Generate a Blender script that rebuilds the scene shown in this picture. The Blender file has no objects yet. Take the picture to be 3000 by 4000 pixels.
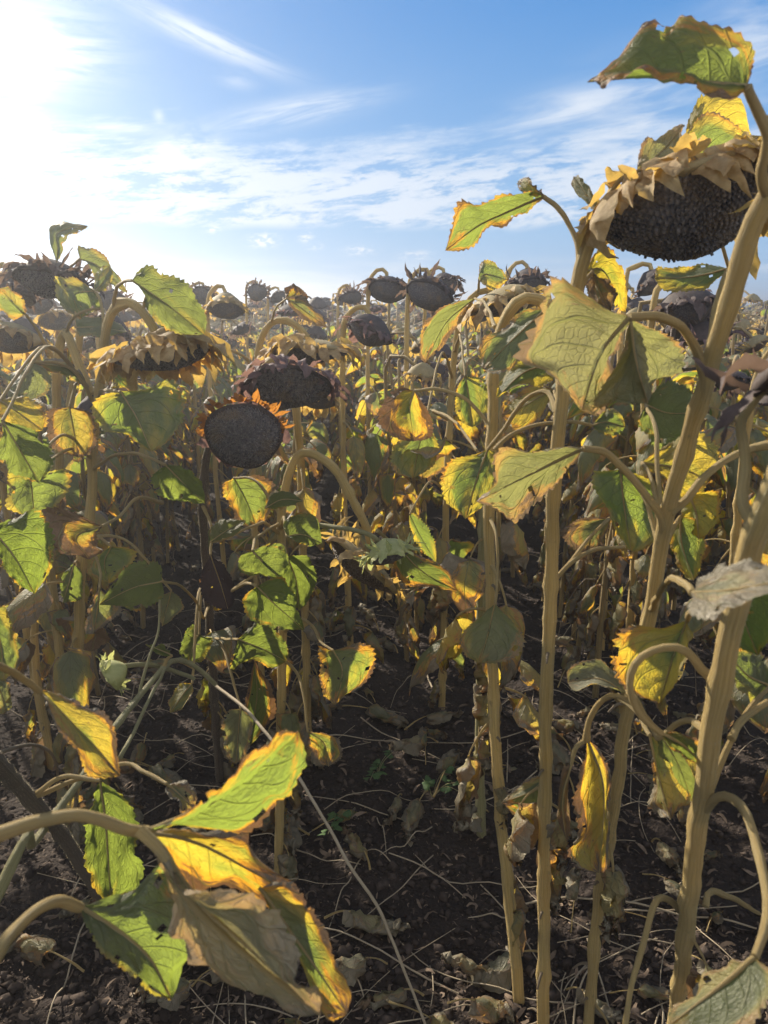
import bpy, math, random
import numpy as np
from mathutils import Vector

# ------------------------------------------------------------------ camera, sky, sun, exposure
random.seed(7); RNG = np.random.default_rng(7)
scene = bpy.context.scene
COL = scene.collection
CAM_H, PITCH = 1.5, math.radians(15)
SUN_AZ, SUN_EL = math.radians(-38), math.radians(26)      # left of straight ahead, low
cd = bpy.data.cameras.new('camera'); cam = bpy.data.objects.new('camera', cd); COL.objects.link(cam)
cam.location = (0, 0, CAM_H); cam.rotation_euler = (math.pi/2 - PITCH, 0, 0)
cd.sensor_fit = 'HORIZONTAL'; cd.sensor_width = 27; cd.lens = 27
cd.clip_start = 0.03; cd.clip_end = 3000
cd.dof.use_dof = True; cd.dof.focus_distance = 2.0; cd.dof.aperture_fstop = 9.5
scene.camera = cam
scene.view_settings.view_transform = 'Standard'; scene.view_settings.look = 'None'
scene.view_settings.exposure = 1.1; scene.view_settings.gamma = 1
scene.cycles.max_bounces = 6; scene.cycles.diffuse_bounces = 3; scene.cycles.transmission_bounces = 4
scene.cycles.transparent_max_bounces = 4; scene.cycles.volume_bounces = 0
sd = bpy.data.lights.new('sun', 'SUN'); sun = bpy.data.objects.new('sun', sd); COL.objects.link(sun)
sd.energy = 5.0; sd.angle = math.radians(0.55); sd.color = (1.0, 0.90, 0.74)
SDIR = Vector((math.sin(SUN_AZ)*math.cos(SUN_EL), math.cos(SUN_AZ)*math.cos(SUN_EL), math.sin(SUN_EL)))
sun.rotation_euler = SDIR.to_track_quat('Z', 'Y').to_euler(); sun.location = (-3, 4, 6)

# camera frame: P(source pixel, metres ahead) -> point in the world
FX = np.array([1.0, 0, 0]); FF = np.array([0, math.cos(PITCH), -math.sin(PITCH)]); FU = np.array([0, math.sin(PITCH), math.cos(PITCH)])
CROPS = {0: (0, 0, 1), 1: (0, 700, .904), 2: (1500, 700, .904), 3: (0, 2000, .904), 4: (1500, 2000, .904), 5: (0, 2700, .904),
         6: (1500, 2700, .904), 7: (0, 0, 1.808), 8: (2200, 0, .5424), 9: (0, 900, .5425), 10: (900, 1000, .5425), 11: (2300, 900, .678), 12: (1000, 2200, .5425)}
def ray(sx, sy): return FX*((sx-1500)/3000) + FU*((2000-sy)/3000) + FF
def P(c, x, y, Y):
    ox, oy, s = CROPS[c]; r = ray(ox+x*s, oy+y*s)
    return np.array([0, 0, CAM_H]) + r*(Y/r[1])
def azel(sx, sy):
    r = ray(sx, sy); return math.atan2(r[0], r[1]), math.atan2(r[2], math.hypot(r[0], r[1]))

# ------------------------------------------------------------------ node helper
class NB:
    def __init__(s, nt): s.nt = nt; nt.nodes.clear()
    def n(s, t, **kw):
        nd = s.nt.nodes.new(t)
        for k, v in kw.items(): setattr(nd, k, v)
        return nd
    def put(s, sock, v):
        if hasattr(v, 'is_output') or isinstance(v, bpy.types.NodeSocket): s.nt.links.new(v, sock)
        elif isinstance(v, (tuple, list)) and len(v) == 3 and sock.type == 'RGBA': sock.default_value = (*v, 1)
        else: sock.default_value = v
    def m(s, op, a, b=0.0, c=0.0, clamp=False):
        nd = s.n('ShaderNodeMath', operation=op, use_clamp=clamp)
        s.put(nd.inputs[0], a); s.put(nd.inputs[1], b); s.put(nd.inputs[2], c); return nd.outputs[0]
    def mix(s, f, a, b, bt='MIX'):
        nd = s.n('ShaderNodeMix', data_type='RGBA', blend_type=bt, clamp_factor=True)
        s.put(nd.inputs[0], f); s.put(nd.inputs[6], a); s.put(nd.inputs[7], b); return nd.outputs[2]
    def noise(s, vec, scale, detail=3, rough=.55, w=None, dist=0):
        nd = s.n('ShaderNodeTexNoise', noise_dimensions='4D' if w is not None else '3D')
        if vec is not None: s.put(nd.inputs['Vector'], vec)
        if w is not None: s.put(nd.inputs['W'], w)
        nd.inputs['Scale'].default_value = scale; nd.inputs['Detail'].default_value = detail
        nd.inputs['Roughness'].default_value = rough; nd.inputs['Distortion'].default_value = dist
        return nd.outputs[0]
    def step(s, x, lo, hi):
        nd = s.n('ShaderNodeMapRange', interpolation_type='SMOOTHSTEP')
        s.put(nd.inputs[0], x); nd.inputs[1].default_value = lo; nd.inputs[2].default_value = hi; return nd.outputs[0]
    def vec(s, x, y, z=0.0):
        nd = s.n('ShaderNodeCombineXYZ'); s.put(nd.inputs[0], x); s.put(nd.inputs[1], y); s.put(nd.inputs[2], z); return nd.outputs[0]
    def bump(s, h, st, dist=.01):
        nd = s.n('ShaderNodeBump'); s.put(nd.inputs['Height'], h); nd.inputs['Strength'].default_value = st; nd.inputs['Distance'].default_value = dist
        return nd.outputs[0]

# ------------------------------------------------------------------ sky: Nishita with thin cloud bands fixed in direction
world = bpy.data.worlds.new('World'); scene.world = world; world.use_nodes = True
b = NB(world.node_tree)
sky = b.n('ShaderNodeTexSky', sky_type='NISHITA'); sky.sun_disc = False
sky.sun_elevation = SUN_EL; sky.sun_rotation = SUN_AZ; sky.altitude = 100; sky.air_density = 1.0; sky.dust_density = 0.3; sky.ozone_density = 1.5
gen = b.n('ShaderNodeTexCoord').outputs['Generated']
sep = b.n('ShaderNodeSeparateXYZ'); b.put(sep.inputs[0], gen)
dx, dy, dz = sep.outputs
az = b.m('ARCTAN2', dx, dy); el = b.m('ARCSINE', dz)
def cloud_noise(kx, ky, ang=0.0, detail=6, rough=.6, off=0.0, dist=.6, scale=1.0):
    c, s_ = math.cos(ang), math.sin(ang)
    u = b.m('ADD', b.m('MULTIPLY', az, c*kx), b.m('MULTIPLY', el, s_*kx))
    v = b.m('ADD', b.m('MULTIPLY', az, -s_*ky), b.m('MULTIPLY', el, c*ky))
    return b.noise(b.vec(u, v, off), scale, detail, rough, dist=dist)
total = 0.0
def blob(px0, py0, px1, py1, thick, dens, kx=9, ky=45, lo=.38, hi=.72, off=0.0):
    """a soft streak of cloud from one photo direction to another"""
    a0, e0 = azel(px0, py0); a1, e1 = azel(px1, py1)
    ca, ce = (a0+a1)/2, (e0+e1)/2; L = math.hypot(a1-a0, e1-e0)/2; ang = math.atan2(e1-e0, a1-a0)
    c, s_ = math.cos(ang), math.sin(ang)
    da = b.m('SUBTRACT', az, ca); de = b.m('SUBTRACT', el, ce)
    u = b.m('DIVIDE', b.m('ADD', b.m('MULTIPLY', da, c), b.m('MULTIPLY', de, s_)), L)
    v = b.m('DIVIDE', b.m('ADD', b.m('MULTIPLY', da, -s_), b.m('MULTIPLY', de, c)), thick)
    d = b.m('ADD', b.m('MULTIPLY', u, u), b.m('MULTIPLY', v, v))
    g = b.m('EXPONENT', b.m('MULTIPLY', d, -1.1))
    n = b.step(cloud_noise(kx, ky, ang, off=off), lo, hi)
    return b.m('MULTIPLY', b.m('MULTIPLY', g, b.m('ADD', b.m('MULTIPLY', n, .95), .05)), dens)
parts = []
# the long bank: crisp lower edge near 5.6 degrees, ragged top
lowe = b.m('ADD', el, b.m('MULTIPLY', b.m('SUBTRACT', cloud_noise(5, 5, off=3.0, detail=3), .5), .022))
n1 = cloud_noise(4.5, 26, .10, off=1.0, detail=8, rough=.68, dist=.3); n2 = cloud_noise(16, 60, .12, off=7.0, detail=8, rough=.72, dist=.4)
bank = b.m('MULTIPLY', b.step(lowe, math.radians(5.0), math.radians(5.75)), b.m('SUBTRACT', 1.0, b.step(b.m('ADD', el, b.m('MULTIPLY', b.m('SUBTRACT', .5, n1), .16)), math.radians(8.2), math.radians(11.5))))
bank = b.m('MULTIPLY', bank, b.step(b.m('ADD', b.m('MULTIPLY', n1, .5), b.m('MULTIPLY', n2, .5)), .43, .53))
parts.append(b.m('MULTIPLY', bank, .88))
hz = b.m('MULTIPLY', b.m('SUBTRACT', 1.0, b.step(el, math.radians(2.2), math.radians(3.6))), b.step(cloud_noise(5, 60, off=5.0), .40, .66))
parts.append(b.m('MULTIPLY', hz, .6))
for args in [(520, 20, 1080, 270, .012, 1.0, 7, 60, .30, .60, 2), (860, 490, 1440, 375, .013, .95, 7, 50, .34, .62, 4), (-120, 130, 400, 205, .034, 1.1, 9, 60, .32, .60, 9), (-200, 220, 200, 300, .03, .9, 9, 60, .3, .6, 29),
             (-60, 480, 200, 470, .030, .8, 6, 30, .3, .6, 11), (560, 620, 830, 550, .018, .9, 16, 40, .32, .6, 12), (350, 500, 620, 500, .006, .5, 9, 60, .3, .6, 13),
             (1950, 500, 2450, 360, .020, .85, 6, 42, .36, .66, 14), (2250, 480, 2900, 330, .045, .7, 7, 36, .42, .68, 15), (2700, 240, 3200, 100, .05, .7, 8, 26, .38, .66, 16),
             (980, 942, 1080, 936, .007, 1.9, 90, 230, .42, .62, 17), (1170, 930, 1220, 926, .005, 1.5, 90, 230, .42, .62, 18), (1350, 982, 1460, 976, .005, 1.3, 90, 230, .42, .62, 19),
             (1560, 1000, 1680, 996, .005, 1.2, 90, 230, .42, .62, 20), (800, 896, 860, 892, .0045, 1.2, 90, 230, .42, .62, 21), (1200, 965, 1260, 962, .004, 1.0, 90, 230, .42, .62, 22),
             (600, 455, 640, 450, .006, .5, 30, 60, .2, .4, 23), (850, 300, 1000, 330, .008, .4, 9, 50, .3, .6, 24)]:
    parts.append(blob(*args))
cov = parts[0]
for q in parts[1:]: cov = b.m('ADD', cov, q)
cov = b.m('MULTIPLY', b.m('MINIMUM', cov, 1.0), .93)
# cloud brightness rises toward the sun
dt = b.n('ShaderNodeVectorMath', operation='DOT_PRODUCT'); b.put(dt.inputs[0], gen); dt.inputs[1].default_value = SDIR
dtc = b.m('MAXIMUM', dt.outputs['Value'], 0.0); glow = b.m('ADD', b.m('MULTIPLY', b.m('POWER', dtc, 9.0), .08), b.m('MULTIPLY', b.m('POWER', dtc, 45.0), .3))
lum = b.m('ADD', 8.6, b.m('MULTIPLY', glow, 5.0))
cc = b.n('ShaderNodeVectorMath', operation='SCALE'); cc.inputs[0].default_value = (.89, .96, 1.06); b.put(cc.inputs['Scale'], lum)
ramp = b.n('ShaderNodeValToRGB'); b.put(ramp.inputs[0], b.m('DIVIDE', el, math.radians(60), clamp=True)); cr = ramp.color_ramp
cr.elements[0].color = (.50, .78, 1.15, 1); cr.elements[1].color = (.30, .44, .68, 1); cr.elements[1].position = 1
for pos, c3 in [(.08, (.41, .72, 1.12)), (.17, (.26, .58, 1.06)), (.30, (.12, .42, .96)), (.48, (.07, .33, .86)), (.62, (.10, .33, .76)), (.85, (.36, .50, .72))]:
    q = cr.elements.new(pos); q.color = (*c3, 1)
gs = b.n('ShaderNodeVectorMath', operation='SCALE'); b.put(gs.inputs[0], ramp.outputs[0]); b.put(gs.inputs['Scale'], 7.0)
gw = b.n('ShaderNodeVectorMath', operation='SCALE'); gw.inputs[0].default_value = (.95, 1.0, 1.02); b.put(gw.inputs['Scale'], b.m('MULTIPLY', glow, 7.0))
base = b.mix(.96, sky.outputs[0], gs.outputs[0]); ad = b.n('ShaderNodeVectorMath', operation='ADD'); b.put(ad.inputs[0], base); b.put(ad.inputs[1], gw.outputs[0])
# unseen bright cloud deck behind the camera, added to fill camera-facing surfaces
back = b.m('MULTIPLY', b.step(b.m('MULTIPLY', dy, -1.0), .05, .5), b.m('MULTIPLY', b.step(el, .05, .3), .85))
skyc0 = b.mix(cov, ad.outputs[0], cc.outputs[0])
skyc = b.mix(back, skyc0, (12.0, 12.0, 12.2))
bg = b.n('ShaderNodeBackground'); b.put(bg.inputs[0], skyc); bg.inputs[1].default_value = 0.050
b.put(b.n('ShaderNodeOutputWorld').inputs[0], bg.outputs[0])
world.cycles.sampling_method = 'MANUAL'; world.cycles.sample_map_resolution = 512

# ------------------------------------------------------------------ materials
def new_mat(name):
    m = bpy.data.materials.new(name); m.use_nodes = True; return m, NB(m.node_tree)
def principled(b, col, rough, bump=None, spec=.3):
    p = b.n('ShaderNodeBsdfPrincipled'); b.put(p.inputs['Base Color'], col); b.put(p.inputs['Roughness'], rough)
    p.inputs['Specular IOR Level'].default_value = spec
    if bump is not None: b.put(p.inputs['Normal'], bump)
    return p.outputs[0]
def leaf_material(name, attr=False):
    """R = how yellow, G = how much of it is dead, B = how grey and dry"""
    m, b = new_mat(name)
    uvn = b.n('ShaderNodeUVMap'); sp = b.n('ShaderNodeSeparateXYZ'); b.put(sp.inputs[0], uvn.outputs[0])
    u, v0 = sp.outputs[0], sp.outputs[1]
    v = b.m('MULTIPLY', b.m('SUBTRACT', v0, .5), 2.0); a = b.m('ABSOLUTE', v)
    if attr:
        at = b.n('ShaderNodeAttribute', attribute_name='tint'); tint = at.outputs['Color']; rnd = b.m('MULTIPLY', at.outputs['Alpha'], 40.0)
    else:
        oi = b.n('ShaderNodeObjectInfo'); tint = oi.outputs['Color']; rnd = b.m('MULTIPLY', oi.outputs['Random'], 90.0)
    sc = b.n('ShaderNodeSeparateColor'); b.put(sc.inputs[0], tint); Y_, D_, G_ = sc.outputs[0], sc.outputs[1], sc.outputs[2]
    uv = b.vec(b.m('MULTIPLY', u, 1.0), v, 0.0)
    n1 = b.noise(uv, 1.5, 3, .55, w=rnd); n2 = b.noise(uv, 3.2, 5, .65, w=b.m('ADD', rnd, 9.0)); n3 = b.noise(uv, 14, 3, .6, w=b.m('ADD', rnd, 4.0))
    n4 = b.noise(uv, 5.0, 2, .5, w=b.m('ADD', rnd, 21.0))
    edge = b.m('MINIMUM', b.m('SUBTRACT', 1.0, a), b.m('MULTIPLY', b.m('SUBTRACT', 1.0, u), 1.6))
    yf = b.step(b.m('ADD', b.m('ADD', Y_, b.m('MULTIPLY', b.m('SUBTRACT', n1, .5), 1.7)), b.m('MULTIPLY', b.m('SUBTRACT', .35, edge), .5)), .25, .62)
    of = b.step(b.m('ADD', b.m('ADD', b.m('MULTIPLY', D_, .9), b.m('MULTIPLY', b.m('SUBTRACT', n2, .5), 1.9)), b.m('MULTIPLY', b.m('SUBTRACT', .3, edge), 1.0)), .38, .62)
    df = b.step(b.m('ADD', b.m('ADD', D_, b.m('MULTIPLY', b.m('SUBTRACT', n2, .5), 1.7)), b.m('MULTIPLY', b.m('SUBTRACT', .25, edge), 1.2)), .58, .72)
    spots = b.m('MULTIPLY', b.step(n3, .63, .70), b.step(b.m('ADD', D_, b.m('MULTIPLY', b.m('SUBTRACT', n4, .5), 1.6)), .25, .6))
    # veins
    lat = b.m('FRACT', b.m('MULTIPLY', b.m('SUBTRACT', u, b.m('MULTIPLY', a, .33)), 6.5))
    lat = b.m('SUBTRACT', 1.0, b.step(b.m('ABSOLUTE', b.m('SUBTRACT', lat, .5)), .0, .07))
    mid = b.m('SUBTRACT', 1.0, b.step(a, .008, .035))
    main2 = b.m('SUBTRACT', 1.0, b.step(b.m('ABSOLUTE', b.m('SUBTRACT', a, b.m('MULTIPLY', u, 1.15))), .006, .03))
    vor = b.n('ShaderNodeTexVoronoi', feature='DISTANCE_TO_EDGE'); b.put(vor.inputs['Vector'], uv); vor.inputs['Scale'].default_value = 15
    net = b.m('SUBTRACT', 1.0, b.step(vor.outputs[0], .0, .10))
    vein = b.m('MAXIMUM', b.m('MAXIMUM', b.m('MULTIPLY', lat, .6), mid), b.m('MAXIMUM', main2, b.m('MULTIPLY', net, .22)))
    mot = b.m('ADD', .75, b.m('MULTIPLY', n4, .5))
    green = b.mix(n2, (.060, .080, .030), (.120, .130, .045)); yellow = b.mix(n4, (.30, .27, .035), (.44, .34, .045)); orange = b.mix(n3, (.46, .22, .04), (.34, .12, .03))
    dead = b.mix(n3, (.10, .056, .032), (.27, .165, .09))
    c = b.mix(yf, green, yellow); c = b.mix(b.m('MULTIPLY', of, .85), c, orange); live = c
    c = b.mix(b.m('MAXIMUM', df, spots), c, dead)
    c = b.mix(b.m('MULTIPLY', G_, .85), c, b.mix(n2, (.16, .115, .075), (.37, .28, .185)))
    c = b.mix(b.m('MULTIPLY', vein, .38), c, (.36, .36, .17))
    under = b.mix(.5, c, (.30, .30, .22))
    geo = b.n('ShaderNodeNewGeometry')
    c2 = b.mix(geo.outputs['Backfacing'], c, under)
    vm = b.n('ShaderNodeVectorMath', operation='SCALE'); b.put(vm.inputs[0], c2); b.put(vm.inputs['Scale'], mot)
    hgt = b.m('SUBTRACT', b.m('ADD', b.m('MULTIPLY', n3, .6), b.m('MULTIPLY', n2, .9)), b.m('MULTIPLY', vein, .9))
    bp = b.bump(hgt, .8, .005)
    s1 = principled(b, vm.outputs[0], .52, bp, .45)
    tc = b.mix(yf, (.28, .36, .045), (.74, .54, .045)); tc = b.mix(b.m('MULTIPLY', of, .85), tc, (.85, .36, .02)); tc = b.mix(b.m('MAXIMUM', df, spots), tc, (.20, .09, .03))
    tc = b.mix(b.m('MULTIPLY', G_, .8), tc, (.34, .24, .13)); tc = b.mix(b.m('MULTIPLY', vein, .45), tc, (.18, .20, .03))
    tr = b.n('ShaderNodeBsdfTranslucent'); b.put(tr.inputs[0], tc); b.put(tr.inputs['Normal'], bp)
    mx = b.n('ShaderNodeMixShader'); b.put(mx.inputs[0], b.m('SUBTRACT', .60, b.m('MULTIPLY', b.m('MAXIMUM', df, G_), .20)))
    b.put(mx.inputs[1], s1); b.put(mx.inputs[2], tr.outputs[0])
    b.put(b.n('ShaderNodeOutputMaterial').inputs[0], mx.outputs[0]); return m
def stem_material(name, ca, cb, scar=(.07, .05, .03), scaramt=.6):
    m, b = new_mat(name)
    uvn = b.n('ShaderNodeUVMap'); sp = b.n('ShaderNodeSeparateXYZ'); b.put(sp.inputs[0], uvn.outputs[0])
    oi = b.n('ShaderNodeObjectInfo'); rnd = b.m('MULTIPLY', oi.outputs['Random'], 50.0)
    st = b.noise(b.vec(b.m('MULTIPLY', sp.outputs[0], 7.0), b.m('MULTIPLY', sp.outputs[1], 1.1)), 2.0, 6, .72, w=rnd); st = b.step(st, .30, .70)
    fine = b.noise(b.vec(b.m('MULTIPLY', sp.outputs[0], 30.0), b.m('MULTIPLY', sp.outputs[1], 40.0)), 1.5, 2, .6, w=rnd)
    big = b.noise(b.vec(sp.outputs[0], b.m('MULTIPLY', sp.outputs[1], 6.0)), 2.2, 4, .6, w=rnd)
    c = b.mix(st, ca, cb); c = b.mix(b.m('MULTIPLY', b.step(big, .60, .74), scaramt), c, scar)
    c = b.mix(b.m('MULTIPLY', b.step(fine, .62, .75), .35), c, scar)
    bp = b.bump(b.m('ADD', b.m('MULTIPLY', st, 1.0), b.m('MULTIPLY', fine, .5)), .9, .005)
    p = b.n('ShaderNodeBsdfPrincipled'); b.put(p.inputs['Base Color'], c); p.inputs['Roughness'].default_value = .6; p.inputs['Specular IOR Level'].default_value = .25
    b.put(p.inputs['Normal'], bp); p.inputs['Sheen Weight'].default_value = .35; p.inputs['Sheen Roughness'].default_value = .4; p.inputs['Sheen Tint'].default_value = (1, .92, .7, 1)
    tr = b.n('ShaderNodeBsdfTranslucent'); b.put(tr.inputs[0], cb)
    mx = b.n('ShaderNodeMixShader'); mx.inputs[0].default_value = .2; b.put(mx.inputs[1], p.outputs[0]); b.put(mx.inputs[2], tr.outputs[0])
    b.put(b.n('ShaderNodeOutputMaterial').inputs[0], mx.outputs[0]); return m
def bract_material(name, ca, cb, tcol, tf=.35):
    m, b = new_mat(name)
    geo = b.n('ShaderNodeNewGeometry'); tc = b.n('ShaderNodeTexCoord')
    n = b.noise(tc.outputs['Object'], 70, 5, .7)
    f = b.m('ADD', b.m('MULTIPLY', geo.outputs['Random Per Island'], .45), b.m('MULTIPLY', b.m('SUBTRACT', n, .38), 2.2), clamp=True)
    c = b.mix(f, ca, cb)
    s1 = principled(b, c, .7, b.bump(n, .6, .003), .2)
    tr = b.n('ShaderNodeBsdfTranslucent'); b.put(tr.inputs[0], tcol)
    mx = b.n('ShaderNodeMixShader'); mx.inputs[0].default_value = tf; b.put(mx.inputs[1], s1); b.put(mx.inputs[2], tr.outputs[0])
    b.put(b.n('ShaderNodeOutputMaterial').inputs[0], mx.outputs[0]); return m
def seed_material(name, attr=False, ca=(.030, .028, .036), cb=(.19, .17, .165), fuzz=(.20, .14, .08)):
    m, b = new_mat(name)
    geo = b.n('ShaderNodeNewGeometry'); tc = b.n('ShaderNodeTexCoord')
    n = b.noise(tc.outputs['Object'], 14, 4, .6); vf = b.noise(tc.outputs['Object'], 160, 2, .6)
    vor = b.n('ShaderNodeTexVoronoi', feature='F1'); b.put(vor.inputs['Vector'], tc.outputs['Object']); vor.inputs['Scale'].default_value = 190
    f = geo.outputs['Random Per Island'] if not attr else vor.outputs[0]
    c = b.mix(b.m('MULTIPLY', f, 1.0), ca, cb); c = b.mix(b.m('MULTIPLY', b.step(n, .50, .66), .8), c, fuzz)
    c = b.mix(b.step(vf, .60, .72), c, (.22, .18, .14))
    b.put(b.n('ShaderNodeOutputMaterial').inputs[0], principled(b, c, .55, b.bump(vor.outputs[0], .8, .004), .35)); return m
def soil_material():
    m, b = new_mat('soil'); tc = b.n('ShaderNodeTexCoord').outputs['Object']
    n1 = b.noise(tc, 1.3, 5, .6); n2 = b.noise(tc, 14, 6, .68); n3 = b.noise(tc, 85, 4, .7)
    vor = b.n('ShaderNodeTexVoronoi', feature='F1'); b.put(vor.inputs['Vector'], tc); vor.inputs['Scale'].default_value = 55; vor.inputs['Randomness'].default_value = 1
    c = b.mix(n2, (.015, .012, .0115), (.064, .049, .042)); c = b.mix(b.step(n1, .45, .7), c, (.060, .047, .040)); c = b.mix(b.step(n3, .62, .75), c, (.20, .155, .125))
    h = b.m('ADD', b.m('ADD', b.m('MULTIPLY', n2, 1.2), b.m('MULTIPLY', n3, .35)), b.m('MULTIPLY', b.m('SUBTRACT', 1.0, vor.outputs[0]), .35))
    b.put(b.n('ShaderNodeOutputMaterial').inputs[0], principled(b, c, .92, b.bump(h, 1.0, .03), .12)); return m
def plain_material(name, ca, cb, scale=30, rough=.8, tf=0.0, island=True):
    m, b = new_mat(name); tc = b.n('ShaderNodeTexCoord').outputs['Object']; n = b.noise(tc, scale, 4, .65)
    f = n
    if island: f = b.m('ADD', b.m('MULTIPLY', b.n('ShaderNodeNewGeometry').outputs['Random Per Island'], .7), b.m('MULTIPLY', b.m('SUBTRACT', n, .3), .8), clamp=True)
    s1 = principled(b, b.mix(f, ca, cb), rough, b.bump(n, .6, .004), .15)
    if tf:
        tr = b.n('ShaderNodeBsdfTranslucent'); b.put(tr.inputs[0], b.mix(f, ca, cb)); mx = b.n('ShaderNodeMixShader'); mx.inputs[0].default_value = tf
        b.put(mx.inputs[1], s1); b.put(mx.inputs[2], tr.outputs[0]); s1 = mx.outputs[0]
    b.put(b.n('ShaderNodeOutputMaterial').inputs[0], s1); return m
M = dict(hair=bract_material('stalk hair', (.5, .42, .28), (.7, .62, .45), (.9, .8, .55), .5), leaf=leaf_material('sunflower leaf'), leaf_far=leaf_material('far leaf', True),
         stem=stem_material('ripe stem', (.46, .30, .085), (.78, .58, .22)), stem_field=stem_material('field stem', (.22, .15, .06), (.52, .38, .16), scaramt=.85), stem_dark=stem_material('dead brown stem', (.075, .048, .036), (.17, .115, .08)),
         stem_green=stem_material('pale green stem', (.27, .25, .10), (.46, .42, .20)), petiole=stem_material('petiole', (.40, .26, .075), (.72, .53, .20), scaramt=.35),
         petiole_dry=stem_material('dry petiole', (.16, .11, .07), (.30, .22, .14)),
         receptacle=bract_material('ripe receptacle', (.22, .17, .09), (.36, .29, .15), (.5, .4, .12), .15),
         receptacle_dark=bract_material('dark receptacle', (.035, .027, .026), (.10, .075, .065), (.1, .07, .04), .08),
         bract=bract_material('dry pale bract', (.14, .09, .05), (.50, .38, .20), (.84, .54, .12)),
         bract_dark=bract_material('dark dry bract', (.035, .026, .026), (.13, .095, .085), (.28, .18, .12), .25),
         bract_purple=bract_material('purplish bract', (.07, .045, .05), (.19, .135, .13), (.40, .22, .16), .28),
         bract_green=bract_material('green bract', (.30, .33, .14), (.52, .50, .26), (.62, .64, .20), .35),
         petal=bract_material('withered orange petal', (.13, .055, .025), (.34, .155, .05), (.66, .27, .04), .40),
         seed=seed_material('seeds'), seed_tip=plain_material('seed tips', (.075, .066, .070), (.23, .20, .185), 60, .6), seed_tip_brown=plain_material('brown seed tips', (.12, .08, .05), (.26, .19, .13), 60, .6), seed_far=seed_material('seed face', True), seed_brown=seed_material('brown seeds', False, (.05, .033, .022), (.15, .10, .065)),
         soil=soil_material(), litter=plain_material('dead litter', (.05, .036, .028), (.27, .20, .145), 40, .85, .15),
         stalk=plain_material('straw', (.20, .155, .10), (.42, .35, .25), 25, .7, 0), clod=plain_material('soil crumb', (.016, .0125, .0115), (.085, .065, .054), 60, .95),
         weed=plain_material('weed leaf', (.05, .10, .04), (.12, .19, .07), 30, .6, .35))

# ------------------------------------------------------------------ geometry helpers
def hash3(i, j, k, s):
    h = (i*374761393 + j*668265263 + k*2147483647 + s*974711) & 0xffffffff
    h = ((h ^ (h >> 13))*1274126177) & 0xffffffff
    return ((h ^ (h >> 16)) & 0xffff)/65535.0
def vn(p, s=0):
    p = np.asarray(p, float); f = np.floor(p).astype(np.int64); t = p - f; t = t*t*(3-2*t); r = 0
    for a in (0, 1):
        for b_ in (0, 1):
            for c in (0, 1):
                w = (t[..., 0] if a else 1-t[..., 0])*(t[..., 1] if b_ else 1-t[..., 1])*(t[..., 2] if c else 1-t[..., 2])
                r = r + w*hash3(f[..., 0]+a, f[..., 1]+b_, f[..., 2]+c, s)
    return r - .5
def fbm(p, s=0, o=3):
    p = np.asarray(p, float); return sum(vn(p*2**k, s+k)*.5**k for k in range(o))
def crom(pts, n):
    pts = np.asarray(pts, float)
    if len(pts) == 2: t = np.linspace(0, 1, n)[:, None]; return pts[0]*(1-t)+pts[1]*t
    d = np.r_[0, np.cumsum(np.maximum(np.linalg.norm(np.diff(pts[:, :3], axis=0), axis=1)**.7, 1e-6))]; d /= d[-1]
    q = np.vstack([2*pts[0]-pts[1], pts, 2*pts[-1]-pts[-2]]); out = []
    for t in np.linspace(0, 1, n*6):
        k = min(np.searchsorted(d, t, side='right')-1, len(pts)-2); k = max(k, 0); u = (t-d[k])/(d[k+1]-d[k])
        p0, p1, p2, p3 = q[k:k+4]
        out.append(.5*(2*p1+(p2-p0)*u+(2*p0-5*p1+4*p2-p3)*u*u+(3*p1-p0-3*p2+p3)*u**3))
    out = np.array(out); L = np.r_[0, np.cumsum(np.linalg.norm(np.diff(out[:, :3], axis=0), axis=1))]; s = np.linspace(0, L[-1], n)
    return np.stack([np.interp(s, L, out[:, i]) for i in range(out.shape[1])], 1)
def nrm(v): v = np.asarray(v, float); return v/(np.linalg.norm(v, axis=-1, keepdims=True)+1e-9)
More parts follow.
